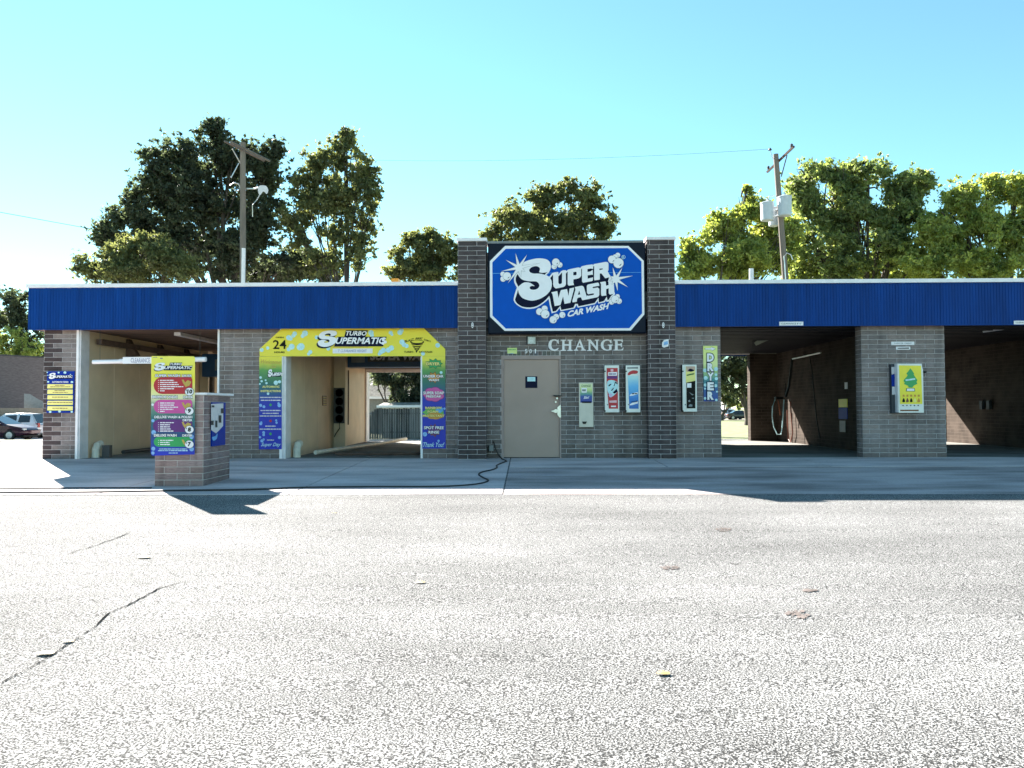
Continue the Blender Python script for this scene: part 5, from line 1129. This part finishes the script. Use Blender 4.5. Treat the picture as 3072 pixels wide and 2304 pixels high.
# ------------------------------------------------------------------ trees
def crown_mesh(name, blobs, leaf, n_leaf, seed, m, parent, droop=.35):
    r = np.random.default_rng(seed)
    vol = np.array([b[3] * b[4] * b[5] for b in blobs]) ** .75; vol = vol / vol.sum(); V = []
    ph = r.random((9, 3)) * 6.28; kf = r.normal(size=(9, 3)); kf /= np.linalg.norm(kf, axis=1)[:, None]; kf *= r.uniform(1.6, 4.6, (9, 1))
    def noise(q): return np.sin(q @ kf.T + ph[:, 0]).sum(1)
    for b, wq_ in zip(blobs, vol):
        c = np.array(b[:3]); rd = np.array(b[3:6]); n = int(n_leaf * wq_); nc = max(6, int(n / 30)); nk = int(nc * 1.7)
        d = r.normal(size=(nk, 3)); d /= np.linalg.norm(d, axis=1)[:, None]
        q = r.random((nk, 1)) ** .5; stray = r.random((nk, 1)) < .20; q = np.where(stray, r.uniform(1.0, 1.42, (nk, 1)), q)
        cc = c + d * rd * q; keep = np.argsort(-(noise(cc) + r.normal(size=nk) * .5))[:nc]; cc = cc[keep]; sm = stray[keep, 0]
        cr = r.uniform(.12, .36, nc) * (rd.mean() ** .3) * np.where(sm, .55, 1)
        per = np.maximum(6, (cr ** 2 / (cr ** 2).mean() * n / nc).astype(int))
        idx = np.repeat(np.arange(nc), per); k = len(idx)
        off = r.normal(size=(k, 3)); off /= np.linalg.norm(off, axis=1)[:, None]; off *= np.abs(r.normal(size=(k, 1))) * .62; off[:, 2] *= .7
        V.append(cc[idx] + off * cr[idx][:, None] * 1.3)
    p = np.concatenate(V); k = len(p)
    a = r.normal(size=(k, 3)); a[:, 2] -= droop; a /= np.linalg.norm(a, axis=1)[:, None]
    b = r.normal(size=(k, 3)); b -= (b * a).sum(1)[:, None] * a; b /= np.linalg.norm(b, axis=1)[:, None]
    s = leaf * r.uniform(.6, 1.25, (k, 1))
    vs = np.stack([p - a * s, p + b * s * .45, p + a * s, p - b * s * .45], 1).reshape(-1, 3) - np.array(ORG[parent.name])
    me = bpy.data.meshes.new(name); me.vertices.add(4 * k); me.vertices.foreach_set('co', vs.astype(np.float32).ravel())
    me.loops.add(4 * k); me.loops.foreach_set('vertex_index', np.arange(4 * k, dtype=np.int32))
    me.polygons.add(k); me.polygons.foreach_set('loop_start', np.arange(0, 4 * k, 4, dtype=np.int32)); me.polygons.foreach_set('loop_total', np.full(k, 4, dtype=np.int32))
    me.update(calc_edges=True); me.materials.append(m)
    o = bpy.data.objects.new(name, me); C.objects.link(o); o.parent = parent; ORG[o.name] = ORG[parent.name]; return o
def tree(label, Y, base_px, blobs_px, m, n, leaf=.2, seed=1, tr=.3, depthk=.8, fork=.35, group='trees behind the car wash'):
    """blobs_px: (x, y, rx, ry[, dY]) measured outlines of leaf masses, each given real depth"""
    bx = P(base_px, 900, Y).x
    root = thing('tree', label, 'tree', (bx, Y, gz(Y)), group)
    k = (Y - CAM[1]) / FPX; bl = []
    for q in blobs_px:
        x, y, rx, ry = q[:4]; dy = q[4] if len(q) > 4 else 0
        c = P(x, y, Y + dy); bl.append((c.x, c.y, c.z, rx * k, max(rx, ry) * k * depthk, ry * k))
    crown_mesh('crown', bl, leaf, n, seed, m, root)
    r = random.Random(seed); mb = MB(); z0 = gz(Y) - .2; zt_ = max(b[2] for b in bl); zf = z0 + (zt_ - z0) * fork
    mx_ = sum(b[0] for b in bl) / len(bl)
    f_ = Vector((bx + (mx_ - bx) * .3, Y, zf))
    mb.tube([(bx, Y, z0), (bx + .05, Y, z0 + .8), f_], [tr * 1.35, tr, tr * .8], 10, False); mb.smooth = True
    mb.part('trunk', M_BARK, root)
    for b in bl:
        c = Vector(b[:3]); mid = f_.lerp(c, .5) + Vector((r.uniform(-.4, .4), r.uniform(-.4, .4), r.uniform(-.2, .5)))
        end = c + Vector((r.uniform(-.3, .3), 0, b[5] * .5))
        lb = MB(); lb.smooth = True; lb.tube([f_ - Vector((0, 0, .3)), f_.lerp(mid, .5) + Vector((0, 0, .15)), mid, c, end], [tr * .45, tr * .33, tr * .24, tr * .14, .02], 7, False)
        for _ in range(7):
            s_ = mid.lerp(end, r.random()); e_ = c + Vector((r.uniform(-1, 1) * b[3], r.uniform(-1, 1) * b[4], r.uniform(-.6, 1) * b[5])) * .85
            lb.tube([s_, s_.lerp(e_, .5) + Vector((0, 0, .2)), e_], [tr * .16, tr * .1, .012], 5, False)
        lb.part('limb', M_BARK, root)
    return root
tree('tall dark tree behind the utility pole, widest of the left group', 38, 700,
     [(640, 410, 55, 40), (560, 490, 110, 70), (690, 470, 90, 60), (470, 570, 90, 60), (600, 600, 130, 90), (770, 520, 80, 80), (390, 640, 75, 60), (520, 720, 130, 90), (790, 660, 80, 90), (680, 760, 120, 80), (330, 700, 60, 45), (820, 460, 40, 50), (420, 760, 100, 60), (880, 790, 90, 45), (655, 365, 30, 18), (440, 470, 30, 25)],
     M_LDARK, 110700, 0.164, 11, .45)
tree('slender lighter tree with open crown right of the tall dark tree', 36, 1055,
     [(1040, 440, 45, 45), (960, 500, 70, 60), (1080, 530, 55, 70), (1000, 600, 90, 70), (930, 620, 50, 60), (1090, 660, 45, 70), (1000, 720, 60, 60), (1085, 770, 40, 50), (900, 700, 40, 50), (900, 560, 45, 45), (1110, 590, 35, 60), (880, 640, 40, 50), (960, 780, 60, 50), (1040, 400, 25, 25), (1000, 460, 50, 40)],
     M_LMID, 35100, 0.156, 12, .22)
tree('low spreading tree with sunlit yellow-green top at the left roof end', 30, 400,
     [(270, 800, 50, 40), (350, 780, 70, 50), (430, 760, 80, 55), (500, 790, 70, 50), (400, 820, 120, 40), (560, 810, 60, 35), (420, 720, 40, 25)],
     M_LMID, 32400, 0.123, 13, .25)
tree('small dark bush tree left of the sign tower', 40, 1290,
     [(1225, 715, 28, 25), (1280, 745, 65, 50), (1200, 790, 45, 50), (1330, 760, 50, 50), (1270, 810, 90, 40), (1300, 700, 30, 22), (1390, 800, 50, 45)],
     M_LMID, 27000, 0.156, 14, .25)
tree('round olive tree rising right behind the sign', 44, 1650,
     [(1715, 560, 40, 30), (1640, 600, 70, 50), (1770, 600, 65, 50), (1560, 660, 90, 50), (1700, 680, 110, 60), (1810, 670, 40, 60), (1480, 700, 45, 35), (1600, 740, 110, 50), (1760, 760, 80, 60)],
     M_LMID, 48600, 0.164, 15, .35)
tree('yellow-green tree standing left of the leaning pole', 34, 2115,
     [(2240, 620, 55, 45), (2180, 690, 70, 60), (2290, 690, 70, 60), (2100, 760, 60, 55), (2220, 780, 110, 60), (2060, 820, 50, 35), (2320, 780, 60, 60), (2240, 570, 18, 16), (2360, 700, 50, 50)],
     M_LYEL, 45900, 0.148, 16, .3)
tree('broad full tree behind the leaning pole with wind-swept top', 38, 2600,
     [(2420, 540, 60, 50), (2510, 530, 70, 55), (2600, 540, 80, 60), (2700, 560, 70, 50), (2780, 540, 50, 40), (2450, 620, 90, 70), (2570, 640, 110, 80), (2700, 650, 90, 80), (2640, 740, 140, 80), (2500, 590, 60, 45), (2390, 600, 50, 50), (2450, 740, 90, 80), (2790, 700, 40, 60), (2500, 810, 110, 40)],
     M_LLITE, 83700, 0.164, 17, .45)
tree('bright yellow-green tree reaching the right edge', 34, 3010,
     [(2880, 610, 70, 55), (2960, 570, 50, 50), (3050, 590, 60, 70), (2830, 690, 80, 70), (2930, 690, 90, 70), (3050, 700, 80, 80), (2800, 790, 90, 60), (2930, 790, 120, 60), (3080, 800, 80, 60), (3140, 680, 70, 90)],
     M_LYEL, 70200, 0.148, 18, .4)
tree('dark tree far left beyond the end of the roof', 72, 40,
     [(60, 960, 90, 80), (-40, 940, 90, 70), (110, 900, 45, 35), (90, 1040, 80, 50), (-90, 1020, 80, 80), (30, 905, 50, 35)],
     M_LDARK, 35100, 0.180, 19, .35)
tree('bright bushy tree in front of the dark one at far left', 66, 60,
     [(20, 1020, 45, 35), (85, 1050, 50, 35), (30, 1060, 60, 30), (-40, 1030, 45, 40)],
     M_LYEL, 12150, 0.148, 20, .2)
# trees seen through the bays
tree('dark leaning tree seen through the second bay before the gray roof', 37, 1170,
     [(1150, 1130, 45, 30), (1190, 1150, 45, 35), (1240, 1120, 50, 35), (1290, 1150, 50, 50), (1210, 1190, 50, 28), (1260, 1180, 40, 22), (1120, 1110, 30, 20)],
     M_LDARK, 21600, 0.131, 21, .2, fork=.2, group='trees seen through the bays')
tree('shady tree with thick trunk seen through the third bay', 66, 2238,
     [(2190, 1090, 60, 50), (2240, 1110, 60, 50), (2170, 1140, 40, 40), (2280, 1080, 60, 60), (2225, 1170, 35, 25), (2350, 1090, 60, 60), (2120, 1080, 50, 50)],
     M_LDARK, 29700, 0.197, 22, .32, fork=.3, group='trees seen through the bays')
tree('farther tree beyond the lawn seen through the third bay', 98, 2160,
     [(2170, 1190, 45, 35), (2110, 1180, 50, 45), (2215, 1205, 30, 15), (2260, 1190, 30, 30)],
     M_LMID, 12150, 0.287, 23, .3, group='trees seen through the bays')
tree('low dark tree filling the gap under the slender tree', 42, 900,
     [(830, 810, 60, 50), (900, 790, 60, 50), (980, 810, 60, 40), (750, 820, 60, 40)],
     M_LDARK, 17550, 0.164, 31, .2)
tree('low yellow-green tree just left of the long roof gap', 40, 2480,
     [(2420, 810, 70, 40), (2520, 820, 60, 35), (2600, 815, 70, 40), (2700, 815, 60, 40)],
     M_LYEL, 17550, 0.148, 32, .2)
# dark tree row standing farther off behind everything, as the gaps under the crowns show
def bush(label, Y, x, y, rx, ry, m, n, seed):
    root = thing('shrub', label, 'shrub', (P(x, y, Y).x, Y, gz(Y)), 'shrubs behind the building'); k = (Y - CAM[1]) / FPX
    c = P(x, y, Y); crown_mesh('foliage', [(c.x - rx * k * .4, Y, c.z, rx * k * .6, rx * k * .5, ry * k), (c.x + rx * k * .4, Y + .3, c.z - ry * k * .2, rx * k * .6, rx * k * .5, ry * k * .8)], .16, n, seed, m, root)
    cyl((c.x, Y, gz(Y)), c, .06).part('stem', M_BARK, root)

# ------------------------------------------------------------------ behind the bays: fence, house, sheds
FYD = 28.6
M_FB = [mat('fence_wood_%s' % n, c, .9, .4, 4, .4, 25, spec=.1, stretch=(1, 1, .15)) for n, c in (('a', (.12, .105, .095)), ('b', (.15, .135, .12)), ('c', (.09, .08, .072)), ('d', (.17, .155, .14)))]
fz0 = gz(FYD)
fen = thing('board_fence', 'weathered gray board fence seen through the second bay', 'fence', (-6.5, FYD, fz0))
xa = P(1101, 1270, FYD).x
ztop = P(1180, 1225, FYD).z
x = xa; i = 0
while x < xa + 6.4:
    wd = rnd.uniform(.13, .15); h = ztop + rnd.uniform(-.03, .03)
    if i < 4: h = ztop - (4 - i) ** 2 * .045
    mb = MB(); mb.add([(x, FYD, fz0), (x + wd - .012, FYD, fz0), (x + wd - .012, FYD, h - .02), (x + wd - .04, FYD, h), (x + .02, FYD, h), (x, FYD, h - .02)] + [(x, FYD + .02, fz0), (x + wd - .012, FYD + .02, fz0), (x + wd - .012, FYD + .02, h - .02), (x + wd - .04, FYD + .02, h), (x + .02, FYD + .02, h), (x, FYD + .02, h - .02)],
                      [(0, 1, 2, 3, 4, 5), (11, 10, 9, 8, 7, 6)] + [(j, j + 6, (j + 1) % 6 + 6, (j + 1) % 6) for j in range(6)])
    o = mb.part('board', rnd.choice(M_FB), fen); o.location = (0, rnd.uniform(-.012, .012), 0); x += wd; i += 1
for zz in (fz0 + .35, ztop - .35): B(xa, xa + 6.4, FYD + .025, FYD + .07, zz, zz + .09).part('fence_rail', M_HEDGEW, fen)
HY = 42
hs = thing('house', 'house with a gray shingle roof and white eaves seen through the second bay', 'house', (P(1200, 1260, HY).x, HY, gz(HY)))
hx0, hx1 = P(1060, 1200, HY).x, P(1420, 1200, HY).x; ze = P(1120, 1192, HY).z
B(hx0 + .5, hx1 - .5, HY + .5, HY + 8, gz(HY), ze).part('house_wall', mat('siding', (.22, .22, .22), .8), hs)
MB().add([(hx0, HY, ze), (hx1, HY, ze), (hx1, HY + 5, ze + 3.0), (hx0, HY + 5, ze + 3.0), (hx0, HY + 10, ze), (hx1, HY + 10, ze)], [(0, 1, 2, 3), (3, 2, 5, 4), (0, 3, 4), (1, 5, 2)]).part('house_roof', M_SHING, hs)
B(hx0, hx1, HY - .05, HY - .001, ze - .12, ze + .06).part('eave_board', M_WHITE, hs)
B(P(1105, 1200, HY - .2).x - .04, P(1105, 1200, HY - .2).x + .04, HY - .2, HY - .12, gz(HY), ze - .13).part('downspout', M_WHITE, hs)
GY_ = 33
gs = thing('garage', 'low garage with white eaves just behind the board fence', 'garage', (P(1240, 1250, GY_).x, GY_, gz(GY_)))
gx_, gx2 = P(1130, 1214, GY_).x, P(1400, 1214, GY_).x; gze = P(1180, 1218, GY_).z
B(gx_ + .3, gx2, GY_ + .3, GY_ + 5, gz(GY_), gze).part('garage_wall', M_SHED, gs)
MB().add([(gx_, GY_, gze), (gx2, GY_, gze), (gx2, GY_ + 2.6, gze + .25), (gx_, GY_ + 2.6, gze + .25), (gx_, GY_ + 5.4, gze), (gx2, GY_ + 5.4, gze)], [(0, 1, 2, 3), (3, 2, 5, 4), (0, 3, 4), (1, 5, 2)]).part('garage_roof', M_SHING, gs)
B(gx_, gx2, GY_ - .04, GY_ - .001, gze - .1, gze + .05).part('eave_board', M_WHITE, gs)
# left background: long brown brick building, low wall
lb_ = thing('brick_warehouse', 'long plain brown brick building at the far left beyond the parked cars', 'building', (-42, 40, gz(40)))
pA, pB = P(-420, 1040, 36), P(160, 1076, 48)
def quad_wall(a, b, z0, z1, th):
    a, b = Vector((a.x, a.y, 0)), Vector((b.x, b.y, 0)); d = (b - a).normalized(); n = Vector((-d.y, d.x, 0)) * th; z0v, z1v = Vector((0, 0, z0)), Vector((0, 0, z1))
    return MB().add([a + z0v, b + z0v, b + n + z0v, a + n + z0v, a + z1v, b + z1v, b + n + z1v, a + n + z1v], [(0, 3, 2, 1), (4, 5, 6, 7), (0, 1, 5, 4), (1, 2, 6, 5), (2, 3, 7, 6), (3, 0, 4, 7)])
pC = P(420, 1076, 58)
zr = P(160, 1076, 48).z
quad_wall(pA, pB, -.9, zr, 6).part('warehouse_wall', M_FARBR, lb_)
quad_wall(pA - Vector((0, .1, 0)), pB - Vector((0, .1, 0)), zr, zr + .12, 6.1).part('roof_edge', M_DKGRAY, lb_)
q = P(100, 1222, 41)
MB().prism([(72, 1226), (72, 1181), (90, 1182), (112, 1196), (150, 1215), (150, 1226)], plane(38), plane(39)).solo('ramp_wall', 'pale sloped wall in front of the far left brick building', 'wall', M_GRAY)
B(P(-300, 1226, 37).x, P(150, 1226, 37).x, 37, 37.3, -.82, P(60, 1224, 37).z).solo('low_wall', 'low tan wall running behind the parked cars', 'wall', mat('tan_wall', (.25, .19, .15), .8))

# far wood that closes the view beyond the lawn: reads as one mass
wd0 = bpy.data.objects.new('distant_woods', None)
ORG['distant_woods_tmp'] = Vector((0, 0, 0)); ORG[wd0.name] = Vector((0, 0, 0))
r_ = random.Random(5); bl_ = []
for i in range(46):
    x_ = -170 + 8 * i + r_.uniform(-2, 2); h_ = r_.uniform(2.6, 4.4); bl_.append((x_, 150 + r_.uniform(-6, 6), -.8 + h_ * .8, 6, 4, h_))
wo = crown_mesh('distant_woods', bl_, .55, 42000, 41, M_LLITE, wd0); wo.parent = None; wo['kind'] = 'stuff'; bpy.data.objects.remove(wd0)

# ------------------------------------------------------------------ parked cars
def car(label, loc, rz, paint, suv=False, L=4.5, W=1.78, group='parked cars'):
    H = 1.66 if suv else 1.45
    root = thing('parked_car', label, 'car', loc, group); root.rotation_euler = (0, 0, rz); ORG[root.name] = Vector((0, 0, 0))
    hl = L / 2
    if suv: prof = [(-hl, .42, .9, .9), (-hl + .12, .3, .98, 1.0), (-hl + .5, .25, 1.02, 1.60), (-.7, .22, 1.0, H), (.3, .22, .98, H - .03), (1.15, .22, .96, 1.02), (hl - .25, .26, .85, .9), (hl, .42, .7, .72)]
    else: prof = [(-hl, .45, .85, .88), (-hl + .15, .3, .98, 1.0), (-hl + .75, .25, .95, 1.08), (-.95, .22, .92, H - .05), (.15, .22, .9, H), (1.05, .22, .88, .98), (hl - .3, .26, .74, .8), (hl, .42, .6, .62)]
    mb = MB(); mb.smooth = True; st = []
    for x, zl, zb2, zt2 in prof:
        tp = W * (.5 if zt2 - zb2 < .15 else .37); wl = W * .47 if abs(x) < hl - .05 else W * .42
        st.append([(x, -wl, zl), (x, -W / 2 if abs(x) < hl - .05 else -wl, (zl + zb2) / 2), (x, -W * .48, zb2), (x, -tp, zt2 - .04), (x, -tp * .75, zt2), (x, tp * .75, zt2), (x, tp, zt2 - .04), (x, W * .48, zb2), (x, W / 2 if abs(x) < hl - .05 else wl, (zl + zb2) / 2), (x, wl, zl)])
    for s_ in st: mb.v += s_
    for i in range(len(st) - 1):
        for j in range(10): mb.f.append((i * 10 + j, i * 10 + (j + 1) % 10, (i + 1) * 10 + (j + 1) % 10, (i + 1) * 10 + j))
    mb.f.append(tuple(range(9, -1, -1))); mb.f.append(tuple((len(st) - 1) * 10 + j for j in range(10)))
    mb.part('body', paint, root)
    def lerp_side(x, t, sg, off=.012):
        for (xa_, _, za, ta), (xb_, _, zb3, tb) in zip(prof, prof[1:]):
            if xa_ <= x <= xb_:
                u = (x - xa_) / (xb_ - xa_); zb_2, zt_2 = za + (zb3 - za) * u, ta + (tb - ta) * u
                wa = W * (.5 if ta - za < .15 else .37); wb = W * (.5 if tb - zb3 < .15 else .37); tp = wa + (wb - wa) * u
                return (x, sg * ((W * .48) + (tp - W * .48) * t + off), zb_2 + (zt_2 - .04 - zb_2) * t)
    segs = [(-1.55, -.75), (-.65, .2), (.3, .85)] if suv else [(-1.15, -.75), (-.65, .05), (.15, .75)]
    for sg in (-1, 1):
        for a_, b_ in segs:
            m_ = MB(); vs = [lerp_side(a_, .08, sg), lerp_side(b_, .08, sg), lerp_side(b_ - .05, .86, sg), lerp_side(a_ + .05, .86, sg)]
            m_.add(vs, [(0, 1, 2, 3) if sg < 0 else (3, 2, 1, 0)]).part('side_window', M_GLASS, root)
    for (i, j) in ((4, 5), (2, 3)) if not suv else ((4, 5), (1, 2)):
        a_, b_ = prof[i], prof[j]; m_ = MB(); w1 = W * .36; w2 = W * .42 if j == 5 else W * .40
        xa_, xb_ = a_[0] + .05 * (1 if j == 5 else 0), b_[0] - .04; nz = .02
        m_.add([(a_[0], -(w1 if j == 5 else w2), a_[3] - .02 + nz), (b_[0], -(w2 if j == 5 else w1), b_[3] - .02 + nz + .01), (b_[0], (w2 if j == 5 else w1), b_[3] - .02 + nz + .01), (a_[0], (w1 if j == 5 else w2), a_[3] - .02 + nz)], [(0, 1, 2, 3)])
        m_.part('windscreen' if j == 5 else 'rear_window', M_GLASS, root)
    for x in (-hl + .85, hl - .9):
        for sg in (-1, 1):
            o = Vector((x, sg * (W / 2 - .1), .32))
            tw = MB().lathe(o, [(0, -.1), (.2, -.1), (.3, -.11), (.325, -.07), (.325, .07), (.3, .11), (.2, .1), (0, .1)], 18, 'y').part('wheel', M_TYRE, root)
            MB().lathe(o + Vector((0, sg * .112, 0)), [(0, .0), (.08, .006 * sg), (.2, 0), (.205, -.02 * sg)], 14, 'y').part('rim', M_RIM, tw)
            MB().lathe(o + Vector((0, sg * -.02, 0)), [(0, .11 * sg), (.37, .108 * sg), (.37, .06 * sg)], 18, 'y').part('wheel_arch', M_INKB, root)
    for sg in (-1, 1):
        B(-hl - .01, -hl + .1, sg * W * .42 - .12, sg * W * .42 + .1, .72, .86 if not suv else 1.0).part('tail_light', M_LAMPR, root)
        B(hl - .22, hl - .02, sg * W * .38 - .14, sg * W * .38 + .1, .6, .7).part('headlight', M_GLASSL, root)
        B(.7, .85, sg * (W / 2 + .06) - .07, sg * (W / 2 + .06) + .07, .92, 1.03).part('mirror', paint, root)
    B(-hl + .05, hl - .05, -W * .45, W * .45, .2, .3).part('underbody', M_INKB, root)
    return root
g1 = PZ(56, 1308, -.8)
car('dark maroon sedan parked nearest at the far left edge', (P(56, 1300, 30.6).x - 1.35, 30.6, gz(30.6)), rad(0), car_paint('maroon', (.035, .008, .018)))
car('white hatchback parked behind the dark maroon sedan', (P(60, 1290, 34.2).x - .35, 34.2, -.8), rad(180), car_paint('car_white', (.62, .64, .68)), suv=True, L=4.2)
car('pale silver car parked farthest left behind the maroon sedan', (P(-30, 1290, 34).x, 36.4, -.8), rad(0), car_paint('car_silver', (.32, .38, .38)), L=4.4)
car('white pickup-like car seen across the lawn through the third bay', (P(2190, 1260, 108).x, 108, -.8), rad(8), car_paint('car_white', (.62, .64, .68)), suv=True)
car('dark car parked beside the white one beyond the lawn', (P(2222, 1262, 104).x, 104, -.8), rad(0), car_paint('car_dark', (.02, .024, .03)))
# far street and pale house across the lawn
strip('far_street', -150, 200, [102, 112], -.004, M_ASPHALT2)
fh = thing('far_house', 'pale far house glimpsed across the lawn through the third bay', 'house', (P(2185, 1240, 125).x, 125, -.8))
fx0, fx1 = P(2176, 1225, 125).x, P(2193, 1225, 125).x
B(fx0, fx1, 125, 131, -.8, P(2185, 1194, 125).z).part('house_wall', M_SHED, fh)
B(fx0 - .2, fx1 + .2, 124.8, 131.2, P(2185, 1194, 125).z, P(2185, 1190, 125).z).part('house_roof', M_SHING, fh)
